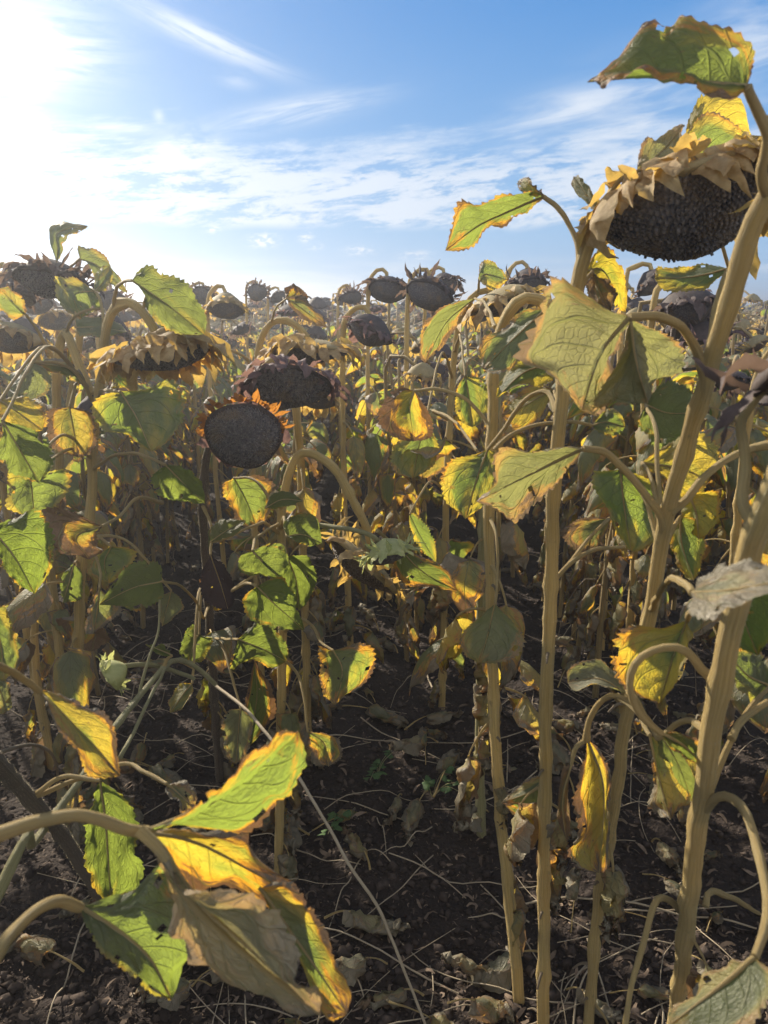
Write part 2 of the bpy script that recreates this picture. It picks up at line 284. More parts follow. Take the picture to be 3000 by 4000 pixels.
class Mesh:
    def __init__(s): s.v = []; s.f = []; s.m = []; s.uv = []; s.t = []; s.n = 0
    def add(s, v, f, mi=0, uv=None, tint=None):
        v = np.asarray(v, float).reshape(-1, 3); f = np.asarray(f, int)
        if uv is None: uv = np.zeros((len(v), 2))
        s.v.append(v); s.f.append((f+s.n, mi)); s.uv.append(uv); s.n += len(v)
        s.t.append(np.tile(tint if tint is not None else (0, 0, 0, 0), (len(v), 1)).astype(float)); return s
    def arrays(s): return np.vstack(s.v), s.f, np.vstack(s.uv), np.vstack(s.t)
    def build(s, name, mats, parent=None, origin=None, smooth=True, link=True, tint=False):
        v = np.vstack(s.v); uv = np.vstack(s.uv)
        if origin is not None: v = v-np.asarray(origin)
        loops = np.concatenate([f.ravel() for f, _ in s.f]); sizes = np.concatenate([np.full(len(f), f.shape[1]) for f, _ in s.f]); mi = np.concatenate([np.full(len(f), k) for f, k in s.f])
        me = bpy.data.meshes.new(name); me.vertices.add(len(v)); me.vertices.foreach_set('co', v.astype(np.float32).ravel())
        me.loops.add(len(loops)); me.loops.foreach_set('vertex_index', loops.astype(np.int32))
        me.polygons.add(len(sizes)); me.polygons.foreach_set('loop_start', np.r_[0, np.cumsum(sizes)[:-1]].astype(np.int32)); me.polygons.foreach_set('loop_total', sizes.astype(np.int32))
        me.polygons.foreach_set('material_index', mi.astype(np.int32)); me.polygons.foreach_set('use_smooth', np.full(len(sizes), smooth))
        ul = me.uv_layers.new(name='UVMap'); ul.data.foreach_set('uv', uv[loops].astype(np.float32).ravel())
        if tint:
            ca = me.color_attributes.new('tint', 'FLOAT_COLOR', 'POINT'); ca.data.foreach_set('color', np.vstack(s.t).astype(np.float32).ravel())
        for m in mats: me.materials.append(m)
        me.update(calc_edges=True); me.validate()
        o = bpy.data.objects.new(name, me); COL.objects.link(o)
        if parent is not None: o.parent = parent
        return o
def gfaces(nu, nv, flip=False, wrap=False):
    i, j = np.meshgrid(np.arange(nu-1), np.arange(nv if wrap else nv-1), indexing='ij'); a = (i*nv+j).ravel(); j2 = (j+1) % nv; b_ = (i*nv+j2).ravel()
    f = np.stack([a, b_, b_+nv, a+nv], 1); return f[:, ::-1] if flip else f
def tube(mesh, pts, r0, r1=None, n=14, sides=10, mi=0, ridge=0.0, seed=0, caps=True, nodes=(), radii=None, resample=True, tint=None):
    c = crom(pts, n) if resample else np.asarray(pts, float); n = len(c); r1 = r0 if r1 is None else r1
    rr = np.linspace(r0, r1, n) if radii is None else np.interp(np.linspace(0, 1, n), np.linspace(0, 1, len(radii)), radii)
    if n > 12:
        env = np.sin(np.pi*np.linspace(0, 1, n))**.4; wq = np.stack([vn(c*22+k*9, 40+k) for k in range(3)], 1)*1.5+np.stack([vn(c*60+k*9, 44+k) for k in range(3)], 1)*.5; kw = .30 if rr.max() > .0078 else .85; c = c+wq*(rr*env)[:, None]*kw; rr = rr*(1+.28*kw*vn(c*38, 50))
    T = nrm(np.gradient(c, axis=0)); ref = np.array([1., .2, 0]) if abs(T[0][0]) < .8 else np.array([0, 0, 1.])
    X = nrm(ref-T[0]*ref.dot(T[0])); V = []; UV = []; L = np.r_[0, np.cumsum(np.linalg.norm(np.diff(c, axis=0), axis=1))]
    a = np.arange(sides)*2*math.pi/sides
    for i in range(n):
        X = nrm(X-T[i]*X.dot(T[i])); Yv = np.cross(T[i], X)
        k = 1+ridge*np.cos(a*5+seed+L[i]*6)+ridge*.7*np.cos(a*3-seed*2)
        for (s0, w, h) in nodes: k = k+h*np.exp(-((L[i]/L[-1]-s0)/w)**2)
        V.append(c[i]+(X*np.cos(a)[:, None]+Yv*np.sin(a)[:, None])*(rr[i]*k)[:, None]); UV.append(np.stack([np.abs(a/math.pi-1), np.full(sides, L[i]*3)], 1))
    V = np.vstack(V); UV = np.vstack(UV); mesh.add(V, gfaces(n, sides, wrap=True, flip=True), mi, UV, tint)
    if caps:
        for e in (0, n-1):
            ring = V[e*sides:(e+1)*sides]; cv = np.vstack([ring, c[e]]); f = [[k, (k+1) % sides, sides] for k in range(sides)]
            mesh.add(cv, np.array(f)[:, ::(1 if e else -1)], mi, np.vstack([UV[e*sides:(e+1)*sides], [.5, L[e]*3]]), tint)
    return c

def toothed(nu, seed, amp):
    k = np.arange(nu); return amp*np.array([0, .55, 1.0])[k % 3]*(1+.5*vn(np.stack([k*.7, k*0, k*0], 1), seed)) - amp*.35
def blade_from_curves(Lc, Mc, Rc, seed, bulge=.12, ruffle=.10, teeth=.045, nu=64, nv=17, facing='t', curl=0.0):
    Lp, Mp, Rp = crom(Lc, nu), crom(Mc, nu), crom(Rc, nu); t = np.linspace(0, 1, nu)
    w = max(np.linalg.norm(Lp-Mp, axis=1).max(), np.linalg.norm(Rp-Mp, axis=1).max())
    rag = .05*vn(np.stack([t*9, t*0, t*0+seed], 1), seed+3)
    G = np.zeros((nu, nv, 3)); vs = np.linspace(-1, 1, nv); T = nrm(np.gradient(Mp, axis=0))
    for j, v in enumerate(vs):
        S = Lp if v < 0 else Rp; a = abs(v); side = S-Mp; wl = np.linalg.norm(side, axis=1)[:, None]
        g = Mp+side*a
        if j in (0, nv-1): g = Mp+side*(1+toothed(nu, seed+j, teeth*1.9)+rag*1.3)[:, None]
        nn = nrm(np.cross(T, side))*(1 if v < 0 else -1)
        g = g+nn*(bulge*math.sin(math.pi*min(a*.9, 1)))*wl+nn*(curl*a**3)*wl
        G[:, j] = g
    dL = nrm(np.cross(np.gradient(Mp, axis=0), Lp-Rp)); u2, v2 = np.meshgrid(t, vs, indexing='ij')
    q = np.stack([u2*4.5, v2*2.2, u2*0+seed*1.7], -1); env = (np.abs(v2)**1.3+.18)*np.sin(np.pi*np.clip(u2*1.02, 0, 1))**.5
    G += dL[:, None, :]*((fbm(q, seed, 3)*ruffle*2.2*env*w)[..., None])
    quilt = .012*np.cos((u2-.33*np.abs(v2))*6.5*2*np.pi)*w*np.sin(np.pi*np.abs(v2)); G += dL[:, None, :]*quilt[..., None]
    pk = fbm(np.stack([u2*17, v2*7, u2*0+seed], -1), seed+5, 2)*.030*w*(.4+np.abs(v2)); G += dL[:, None, :]*pk[..., None]
    eg = fbm(np.stack([u2*9, v2*1.2, u2*0+seed*.7], -1), seed+15, 2)*.22*w*np.abs(v2)**4*env; G += dL[:, None, :]*eg[..., None]
    V = G.reshape(-1, 3); F = gfaces(nu, nv); N = np.cross(G[nu//2, nv//2+3]-G[nu//2, nv//2-3], G[nu//2+3, nv//2]-G[nu//2-3, nv//2])
    fc = F[len(F)//2]; fn = np.cross(V[fc[1]]-V[fc[0]], V[fc[2]]-V[fc[0]]); cen = V[fc[0]]
    toward = np.array([0, 0, CAM_H])-cen; front = fn.dot(toward) > 0
    if front != (facing == 't'): F = F[:, ::-1]
    fu = (u2[:-1, :-1]+u2[1:, 1:]).ravel()/2; fv = (v2[:-1, :-1]+v2[1:, 1:]).ravel()/2      # gnawed margins and small holes
    hole = fbm(np.stack([fu*13, fv*5, fu*0+seed*.9], -1), seed+60, 2)+.45*np.clip(np.abs(fv)-.6, 0, 1)
    F = F[(hole < .52) | (np.abs(fv) < .12) | (fu < .08)]
    return V, F, np.stack([u2.ravel(), v2.ravel()*.5+.5], 1)

def leaf_shape(t): return np.clip(np.sin(np.pi*np.clip(t, 0, 1)**.62), 0, 1)**.85
def generic_leaf(L=.16, W=.15, pet=.10, e0=.9, e1=.1, e2=-1.2, curl=.8, twist=.4, ruffle=.1, fold=0., seed=0, nu=15, nv=9, pr=.0028, crumple=0.0, psides=5):
    """leaf along +x from the origin: (petiole centre line, blade verts, faces, uv)"""
    n = 8; ang = np.linspace(e0, e1, n); d = pet/(n-1); pc = np.zeros((n, 3))
    for i in range(1, n): pc[i] = pc[i-1]+d*np.array([math.cos(ang[i]), 0, math.sin(ang[i])])
    an = e1+(e2-e1)*np.linspace(0, 1, nu)**.8; ds = L/(nu-1); mc = np.zeros((nu, 3)); mc[0] = pc[-1]
    yaw = .6*vn(np.array([[seed*.37, .1, .2]]), 5)[0]
    for i in range(1, nu): mc[i] = mc[i-1]+ds*np.array([math.cos(an[i]), yaw*i/nu, math.sin(an[i])])
    t = np.linspace(0, 1, nu); T = nrm(np.gradient(mc, axis=0)); vs = np.linspace(-1, 1, nv); G = np.zeros((nu, nv, 3)); w = W/2*leaf_shape(t)
    tw = twist*t+.5*vn(np.array([[seed*.7, 3., 1.]]), 6)[0]
    for i in range(nu):
        up = nrm(np.cross(T[i], [0, 1, 0])); up = -up if up[2] < 0 and abs(T[i][2]) < .9 else up
        sd_ = np.array([0, 1., 0]); c, s_ = math.cos(tw[i]), math.sin(tw[i]); S = sd_*c+up*s_; U = -sd_*s_+up*c
        for j, v in enumerate(vs):
            a = abs(v); ph = curl*(1+.5*fbm(np.array([[t[i]*2, seed*1.3, 0.]]), 8, 1)[0])*a+1e-4; rad = w[i]*a/ph
            wt = w[i]*(1+(toothed(nu, seed, .07)[i] if j in (0, nv-1) else 0)); lat = wt*a*math.sin(ph)/ph; ver = -wt*a*(1-math.cos(ph))/ph+fold*w[i]*a
            G[i, j] = mc[i]+S*np.sign(v)*lat+U*ver-T[i]*(.32*W*a**1.4*(1-t[i])**2.2*min(1, t[i]*6))
    u2, v2 = np.meshgrid(t, vs, indexing='ij'); q = np.stack([u2*4, v2*2, u2*0+seed*1.7], -1)
    G[..., 2] += fbm(q, seed, 3)*ruffle*W*(np.abs(v2)+.15); G[..., 1] += fbm(q+9, seed, 2)*ruffle*W*(np.abs(v2)+.1)
    if crumple: G += np.stack([fbm(q*1.7+k*7, seed+k, 3) for k in range(3)], -1)*crumple*W*(u2*.8+.2)[..., None]
    return pc, G.reshape(-1, 3), gfaces(nu, nv), np.stack([u2.ravel(), v2.ravel()*.5+.5], 1)

# ------------------------------------------------------------------ things and parts
def thing(name, label, cat, loc, group=None):
    o = bpy.data.objects.new(name, None); COL.objects.link(o); o.location = tuple(loc); o.empty_display_size = .05
    o['label'] = label; o['category'] = cat
    if group: o['group'] = group
    return o
def tag(o, label, cat, group=None, kind=None):
    if kind: o['kind'] = kind
    if label: o['label'] = label
    if cat: o['category'] = cat
    if group: o['group'] = group
    return o
def frame_of(nv_, roll=0.0):
    z = nrm(nv_); x = nrm(np.cross([0, 1., .01], z)) if abs(z[1]) < .95 else np.array([1., 0, 0]); x = nrm(x-z*x.dot(z)); y = np.cross(z, x)
    c, s_ = math.cos(roll), math.sin(roll); return np.stack([x*c+y*s_, -x*s_+y*c, z])      # rows
def bract_geo(F, c, ang, r, length, width, lift, bend, seed, n=9, back=0.0):
    """a pointed, crumpled strip rooted on the rim; lift = start angle from the rim plane toward the back, bend = turn along it (+ = toward the face)"""
    rd = F[0]*math.cos(ang)+F[1]*math.sin(ang); tg = -F[0]*math.sin(ang)+F[1]*math.cos(ang); z = F[2]; p = c+rd*r*1.02-z*back; th = -lift; V = []; UV = []
    cup = .5*math.sin(seed*5); side = .35*math.sin(seed*3); cols = (-1, -.5, 0, .5, 1)
    for i in range(n):
        t = i/(n-1); w = width*.5*(.55+.9*t if t < .35 else .865*(1-((t-.35)/.65)**1.6)+.02); d = rd*math.cos(th)+z*math.sin(th); nn = np.cross(tg, d)
        ca, sa = math.cos(seed+t*1.5), math.sin(seed+t*1.5)
        for q in cols: V.append(p+tg*w*q+nn*w*(cup*(q*q)+.25*sa*q)); UV.append([t, q*.5+.5])
        p = p+d*length/(n-1)+tg*side*length/(n-1)*t*1.5; th += bend/(n-1)*(1+.5*math.sin(seed+i))
    V = np.array(V); q = V*(2.2/max(width, 1e-3)); V = V+np.stack([vn(q, 31), vn(q+5, 32), vn(q+9, 33)], 1)*width*.34+np.stack([vn(q*2.7, 34), vn(q*2.7+5, 35), vn(q*2.7+9, 36)], 1)*width*.16
    return V, gfaces(n, 5), np.array(UV)
def head(parent, c, face, r, seed=0, style='pale', hero=False, nb=26, dome=.28, depth=.5, roll=0., petals=0, petal_side=None, blen=(.45, .8), bmode='mix', origin=None, thick=None):
    rs = random.Random(seed*13+5); F = frame_of(face, roll); c = np.asarray(c, float); o = np.zeros(3) if origin is None else np.asarray(origin)
    rm, bm, sm = {'pale': ('receptacle', 'bract', 'seed'), 'dark': ('receptacle_dark', 'bract_dark', 'seed'), 'purple': ('receptacle_dark', 'bract_purple', 'seed'),
                  'brown': ('receptacle', 'bract', 'seed_brown'), 'green': ('bract_green', 'bract_green', 'seed'), 'rusty': ('receptacle_dark', 'bract_purple', 'seed')}[style]
    if not hero and sm == 'seed': sm = 'seed_far'
    sides = 36 if hero else 16
    a = np.arange(sides)*2*math.pi/sides
    wob = 1+.05*np.cos(2*a+seed)+.03*np.cos(3*a+seed*2.1)+.02*np.cos(5*a+seed*3); sad = .07*r*np.cos(2*a+seed*1.7)
    prof = [(.07, -depth*1.05), (.16, -depth), (.42, -depth*.86), (.74, -depth*.55), (.96, -depth*.2), (1.03, 0), (.99, .05), (.90, .04)]
    V = []; 
    for (pr, pz) in prof: V.append(c+(F[0]*np.cos(a)[:, None]+F[1]*np.sin(a)[:, None])*(pr*r*wob)[:, None]+F[2]*(pz*r+sad*pr)[:, None])
    V = np.vstack(V); rec = Mesh(); V += (fbm(V*70, seed, 2)*r*.05)[:, None]*F[2]; rec.add(V, gfaces(len(prof), sides, wrap=True), 0)
    ho = rec.build('flower_head', [M[rm]], parent, o)
    sdm = Mesh(); rings = 9 if hero else 5; V = [c+F[2]*(dome*r*1.0)]
    rr = np.linspace(0, .955, rings)[1:]
    def zdome(rho): return .02*r+dome*r*(1-(rho/.955)**2)-.05*r*np.exp(-(rho/.28)**2)
    V[0] = c+F[2]*zdome(0)
    for q in rr: V.append(c+(F[0]*np.cos(a)[:, None]+F[1]*np.sin(a)[:, None])*(q*r*wob)[:, None]+F[2]*(zdome(q)+sad*q)[:, None])
    Vd = np.vstack(V); f3 = [[0, 1+k, 1+(k+1) % sides] for k in range(sides)]; sdm.add(Vd, f3); sdm.add(Vd[1:], gfaces(rings-1, sides, wrap=True, flip=True), 0)
    if hero:
        N = 760; k = np.arange(N); rho = np.sqrt((k+.5)/N)*.95; th = k*2.399963; s0 = r*.95/math.sqrt(N)*1.80
        wb = 1+.05*np.cos(2*th+seed)+.03*np.cos(3*th+seed*2.1)+.02*np.cos(5*th+seed*3); sdd = .07*r*np.cos(2*th+seed*1.7)
        rd = F[0]*np.cos(th)[:, None]+F[1]*np.sin(th)[:, None]; tg = -F[0]*np.sin(th)[:, None]+F[1]*np.cos(th)[:, None]
        ctr = c+rd*(rho*r*wb)[:, None]+F[2]*(zdome(rho)+sdd*rho)[:, None]; slope = 2*dome*rho/.955**2
        up = nrm(F[2]+rd*slope[:, None]); rt = nrm(rd-up*np.sum(rd*up, 1)[:, None]); hh = s0*(.55+.18*RNG.random(N)+.5*(RNG.random(N) < .03))
        Vs = []
        for (qa, qb, qh) in [(.62, 0, 0), (0, .5, 0), (-.62, 0, 0), (0, -.5, 0), (.36, 0, 1), (0, .26, 1), (-.36, 0, 1), (0, -.26, 1)]:
            Vs.append(ctr+rt*qa*s0+tg*qb*s0+up*(hh*qh)[:, None]-up*s0*.1)
        Vs = np.stack(Vs, 1).reshape(-1, 3); base = (np.arange(N)*8)[:, None]
        for q in [(0, 1, 5, 4), (1, 2, 6, 5), (2, 3, 7, 6), (3, 0, 4, 7), (4, 5, 6, 7)]:
            sdm.add(Vs, base+np.array(q)) if False else None
        fs = np.vstack([base+np.array(q) for q in [(0, 1, 5, 4), (1, 2, 6, 5), (2, 3, 7, 6), (3, 0, 4, 7)]]); tips = base+np.array((4, 5, 6, 7)); sdm.add(Vs, fs); sdm.f.append((tips+sdm.n-len(Vs), 1))
    sdm.build('seed_face', [M[sm], M['seed_tip_brown' if sm == 'seed_brown' else 'seed_tip']] if hero else [M[sm]], ho, o, smooth=not hero)
    bb = Mesh(); many = hero
    for k in range(nb):
        row = k % 2 if nb > 24 else 0; ang = 2*math.pi*(k+rs.uniform(-.3, .3))/nb; L = r*rs.uniform(*blen); W = r*rs.uniform(.22, .44); mode = rs.random()
        if bmode == 'down': lift, bend = rs.uniform(-1.0, -.2), rs.uniform(.3, 1.4); W *= 1.25; L *= rs.uniform(.8, 1.2)
        elif bmode == 'up': lift, bend = rs.uniform(.3, 1.2), rs.uniform(-.2, 1.3); 
        elif bmode == 'mix2':
            up_side = (F[0]*math.cos(ang)+F[1]*math.sin(ang))[2] > -.15
            if up_side:
                if mode < .86: lift, bend = rs.uniform(-.9, -.1), rs.uniform(.7, 1.5); L *= rs.uniform(.6, 1.35); W *= 1.05
                else: lift, bend = rs.uniform(.2, .9), rs.uniform(-.2, 1.2); L *= .45; W *= .7
            else: lift, bend = rs.uniform(.2, .9), rs.uniform(-.6, .6); L *= .45; W *= .6
        elif mode < .55: lift, bend = rs.uniform(-.6, .4), rs.uniform(.5, 1.9)
        else: lift, bend = rs.uniform(.4, 1.2), rs.uniform(-1.2, .6); W *= .6; L *= 1.1
        wb = 1+.05*math.cos(2*ang+seed)+.03*math.cos(3*ang+seed*2.1); cc_ = c+F[2]*(.07*r*math.cos(2*ang+seed*1.7))
        g = bract_geo(F, cc_, ang, r*wb*(1.0-.16*row), L*(1+.25*row), W, lift, bend, rs.uniform(0, 6), back=(rs.uniform(.0, .12)+.16*row)*r)
        if many: x = Mesh().add(*g[:2], 0, g[2]); x.build('bract', [M[bm]], ho, o)
        else: bb.add(g[0], g[1], 0, g[2])
    if not many: bb.build('bracts', [M[bm]], ho, o)
    for k in range(petals):
        ang = petal_side[0]+(petal_side[1]-petal_side[0])*(k+rs.uniform(-.3, .3))/max(petals-1, 1)
        g = bract_geo(F, c, ang, r*1.02, r*rs.uniform(.12, .46), r*rs.uniform(.10, .24), rs.uniform(-.7, .7), rs.uniform(-1.8, 2.0), rs.uniform(0, 6), back=-.03*r)
        Mesh().add(*g[:2], 0, g[2]).build('petal', [M['petal']], ho, o)
    return ho

HERO = {}; rs_stub = random.Random(4)
class Plant:
    def __init__(s, key, label, stem, r0, r1, mat='stem', group='sunflowers standing nearest the camera', ground=True, n=60, name='sunflower_plant', hairs=5000):
        pts = [p if isinstance(p, np.ndarray) else P(*p) for p in stem]        # bottom first
        if ground: pts[0] = pts[0].copy(); base = np.array([pts[0][0], pts[0][1], GZ(pts[0][0], pts[0][1])-.02]); pts = ([base]+pts) if pts[0][2] > .06 else [base]+pts[1:]
        s.base = pts[0].copy(); s.t = thing(name, label, 'sunflower', s.base, group); s.mat = mat
        nodes = [(random.uniform(.05, .95), .007, .22) for _ in range(14)]
        m = Mesh(); s.c = tube(m, pts, r0, r1, n=n, sides=18, ridge=.035, seed=len(HERO), nodes=nodes)
        so = m.build('stem', [M[mat]], s.t, s.base); HERO[key] = s; s.k = 0
        # leaf scars: little broken stubs where lower leaves fell off
        for q in range(rs_stub.randrange(5, 10)):
            j = int(rs_stub.uniform(.04, .6)*len(s.c)); an = rs_stub.uniform(0, 6.28); dd = np.array([math.cos(an), math.sin(an), rs_stub.uniform(-.3, .6)]); L_s = rs_stub.uniform(.006, .03)
            ms = Mesh(); tube(ms, [s.c[j]+dd*r0*.7, s.c[j]+dd*(r0+L_s*.5), s.c[j]+dd*(r0+L_s)-np.array([0, 0, L_s*.4])], .0035, .0018, n=6, sides=6, mi=0); ms.build('leaf_scar', [M['petiole_dry']], s.t, s.base)
        if hairs:
            N = hairs; V = m.v[0]; j = RNG.integers(0, len(V), N); j2 = np.minimum(j+18*(RNG.random(N) < .5), len(V)-1); w = RNG.random((N, 1)); p0 = V[j]*w+V[j2]*(1-w); ax = s.c[j//18]; out = nrm(p0-ax+RNG.normal(0, .004, (N, 3))); tg = nrm(np.cross(out, RNG.normal(0, 1, (N, 3)))); Lh = RNG.uniform(.0012, .0032, (N, 1))
            H3 = np.stack([p0-tg*.00012, p0+tg*.00012, p0+out*Lh], 1).reshape(-1, 3); ho = Mesh().add(H3, np.arange(N*3).reshape(-1, 3)).build('hairs', [M['hair']], s.t, s.base, smooth=False); ho['kind'] = 'stuff'
    def branch(s, pts, r0, r1, name='side_stem', mat=None, n=24):
        pts = [p if isinstance(p, np.ndarray) else P(*p) for p in pts]
        m = Mesh(); c = tube(m, pts, r0, r1, n=n, sides=10, ridge=.03); return m.build(name, [M[mat or s.mat]], s.t, s.base)
    def leaf(s, c, Mm, L, R, Y=1.5, Y2=None, dl=.03, dr=-.02, col=(.3, .2, 0), f='t', pet=None, petY=None, bulge=.12, ruffle=.10, teeth=.045, label=None, pr=.0034, pc=None, curl=0., nopet=False):
        s.k += 1; Y2 = Y if Y2 is None else Y2
        def curve(pp, off):
            n = len(pp); return [P(c, x, y, Y+(Y2-Y)*i/(n-1)+off*math.sin(math.pi*i/(n-1))**.7) for i, (x, y) in enumerate(pp)]
        b0, tip = Mm[0], Mm[-1]
        V, F, UV = blade_from_curves(curve([b0]+L+[tip], dl), curve(Mm, 0), curve([b0]+R+[tip], dr), len(HERO)*31+s.k*7, bulge, ruffle, teeth, facing=f, curl=curl)
        o = Mesh().add(V, F, 0, UV).build('leaf', [M['leaf']], s.t, s.base); o.color = (*col, 1)
        if label: o['label'] = label
        bp = P(c, *b0, Y)
        # main rib, standing proud of the blade
        rib = crom(curve(Mm, 0), 20); mr = Mesh(); tube(mr, rib, pr*.55, pr*.12, n=20, sides=6)
        mr.build('midrib', [M['petiole']], o, s.base)
        if nopet: return o
        if pet:
            pcrop = pc or c; n = len(pet); endY = petY if petY is not None else Y
            pts = [P(pcrop, x, y, Y+(endY-Y)*(i+1)/n) for i, (x, y) in enumerate(pet)]
            last = pts[-1]; j = np.argmin(np.linalg.norm(s.c-last, axis=1))
            if np.linalg.norm(s.c[j]-last) < .12: pts[-1] = s.c[j]
            pts = [bp]+pts
        else:
            d = np.linalg.norm((s.c-bp-np.array([0, 0, -.03]))*[1, 1, 1.0], axis=1); j = np.argmin(d); q = s.c[max(j-1, 0)]
            mid = (bp+q)/2+np.array([0, 0, .18*np.linalg.norm(bp-q)]); pts = [bp, mid, q]
        pm = Mesh(); tube(pm, pts, 0, n=22, sides=8, radii=[pr*.85, pr, pr, pr*1.1, pr*1.5], ridge=.05); pm.build('petiole', [M['petiole']], o, s.base)
        return o
    def fill(s, n, z0, z1, seed, sc=1.0):
        rs = random.Random(seed)
        for k in range(n):
            z = z0+(z1-z0)*(k+rs.random())/n; j = int(np.argmin(np.abs(s.c[:int(len(s.c)*.8), 2]-z))); f = z/1.4; lib = DRY1 if f < .35 else (HANG if rs.random() < .5 else GREEN)
            o = bpy.data.objects.new('leaf', rs.choice(lib)); COL.objects.link(o); o.parent = s.t; o.location = s.c[j]-s.base; o.rotation_euler = (rs.uniform(-.2, .2), rs.uniform(-.2, .2), k*2.4+rs.random()); o.scale = (rs.uniform(.8, 1.15)*sc,)*3
            o.color = (rs.uniform(.3, .95), rs.uniform(.3, 1), rs.uniform(0, .4), 1)
    def dry(s, n=4, z0=.15, z1=.8, sc=1.0, seed=1):
        """shrivelled lower leaves still hanging on the stalk"""
        rs = random.Random(seed)
        for k in range(n):
            z = rs.uniform(z0, z1); j = int(np.argmin(np.abs(s.c[:len(s.c)//2+10, 2]-z))); q = s.c[j]; sd_ = rs.choice(DRY)
            for part in sd_: pass
            o = bpy.data.objects.new('leaf', sd_[0]); COL.objects.link(o); o.parent = s.t; o.location = q-s.base; o.rotation_euler = (0, 0, rs.uniform(0, 6.28)); o.scale = (rs.uniform(.7, 1.1)*sc,)*3
            o.color = (.8, rs.uniform(.7, 1), rs.uniform(.2, .7), 1)
            p = bpy.data.objects.new('petiole', sd_[1]); COL.objects.link(p); p.parent = o
PET0, PET1 = 2.6, 5.6

# ------------------------------------------------------------------ the ground
SLANT = math.tan(math.radians(3.4))                        # rows run slightly left of straight ahead
def gz_arr(x, y):
    x = np.asarray(x, float); y = np.asarray(y, float); p = np.stack([x, y, x*0+.3], -1); row = (x+y*SLANT)/.7
    near = np.exp(-(np.hypot(x, y)/9)**2)
    return -.02+.018*np.cos(2*np.pi*row)+.05*fbm(p*1.1, 3, 2)+(.055*fbm(p*6, 11, 3)+.02*np.abs(fbm(p*22, 21, 3)))*near
def GZ(x, y): return float(gz_arr(np.array([x]), np.array([y]))[0])
def axis(n, lim, fine):
    t = np.linspace(-1, 1, n); return np.sign(t)*(np.abs(t)*fine+(lim-fine)*np.abs(t)**7)
gx = axis(420, 900, 6.0); tt = np.linspace(0, 1, 560); gy = -3+9*tt+1800*np.clip(tt-.12, 0, 1)**7*2
Xg, Yg_ = np.meshgrid(gx, gy, indexing='ij'); Zg = gz_arr(Xg, Yg_)
gm = Mesh().add(np.stack([Xg, Yg_, Zg], -1).reshape(-1, 3), gfaces(len(gx), len(gy), flip=True), 0); o = gm.build('ground', [M['soil']]); o['kind'] = 'structure'; o['label'] = 'dark dry crumbly soil between the rows'

# ------------------------------------------------------------------ library of leaf meshes shared by the field plants
def lib_leaf(name, two=False, **kw):
    pr = kw.get('pr', .0028); pc, V, F, UV = generic_leaf(**kw); m = Mesh(); m.add(V, F, 0, UV)
    if two:
        p = Mesh(); tube(p, pc, 0, n=len(pc)*2, sides=kw.get('psides', 5), radii=[pr*1.5, pr, pr*.8], caps=False); po = p.build('petiole', [M['petiole']]); mo = m.build('leaf', [M['leaf']])
        r = (mo.data, po.data); bpy.data.objects.remove(mo); bpy.data.objects.remove(po); return r
    tube(m, pc, 0, n=len(pc), sides=kw.get('psides', 5), radii=[pr*1.5, pr, pr*.8], mi=1, caps=False)
    mo = m.build('leaf', [M['leaf'], M['petiole']]); r = mo.data; bpy.data.objects.remove(mo); return r
DRY = []
for k in range(5):
    DRY.append(lib_leaf('leaf', True, L=.11+.012*k, W=.10+.01*(k % 3), pet=.05+.015*k, e0=-.2-.2*k, e1=-1.2, e2=-1.75, curl=2.4, twist=.9*(-1)**k, ruffle=.22, seed=50+k, nu=26, nv=13, crumple=.38, pr=.0022, psides=7))
GREEN = [lib_leaf('leaf', L=.15+.02*(k % 4), W=.14+.02*(k % 3), pet=.09+.02*(k % 3), e0=.9-.1*k, e1=.2-.15*k, e2=-1.1-.13*k, curl=.5+.25*(k % 4), twist=.5*(-1)**k, ruffle=.10+.02*k, seed=k, nu=20, nv=11) for k in range(8)]
HANG = [lib_leaf('leaf', L=.13+.02*(k % 3), W=.12+.02*(k % 2), pet=.08+.02*(k % 3), e0=.5-.2*k, e1=-.7, e2=-1.7, curl=1.3+.2*k, twist=.8*(-1)**k, ruffle=.18, seed=20+k, nu=18, nv=11, crumple=.15) for k in range(5)]
DRY1 = [lib_leaf('leaf', L=.11+.015*k, W=.09+.012*(k % 3), pet=.05+.015*k, e0=-.2-.2*k, e1=-1.2, e2=-1.75, curl=2.3, twist=1.1*(-1)**k, ruffle=.22, seed=70+k, nu=16, nv=9, crumple=.36, pr=.0022) for k in range(5)]

# ------------------------------------------------------------------ the plants one can tell apart, traced point by point and set at their own distance
def S(c, *pts):                                            # (x, y, metres ahead)
    return [(c, x, y, Y) for x, y, Y in pts]
# A: thick stalk at the right edge
A = Plant('A', 'thickest pale sunflower stalk, rising along the right edge in the foreground', S(6, (1230, 1600, 1.02))+S(6, (1275, 1300, .97), (1320, 900, .86), (1380, 450, .76))+S(4, (1440, 780, .69), (1540, 330, .64), (1610, 80, .61))+[(0, 3050, 1850, .6), (0, 3160, 1500, .62)], .0125, .0100)
A.branch(S(2, (1610, 1500, .61), (1560, 1400, .63), (1560, 1200, .66), (1545, 1040, .68)), .006, .004, n=18)
A.branch(S(2, (1545, 1040, .68), (1600, 960, .68), (1680, 880, .68)), .004, .003, n=10)
head(A.t, P(0, 3330, 1380, .66), (.3, -.3, -.9), .085, 3, 'dark', nb=20, origin=A.base)
A.leaf(4, [(1310, 470), (1260, 600), (1190, 830)], [(1200, 500), (1120, 490), (1020, 530), (990, 620), (1000, 720), (1090, 800)], [(1300, 590), (1270, 700), (1240, 760)], .80, .82, .03, -.04, (.62, .35, 0), 'u', pet=[(1330, 430), (1400, 380)], petY=.66)
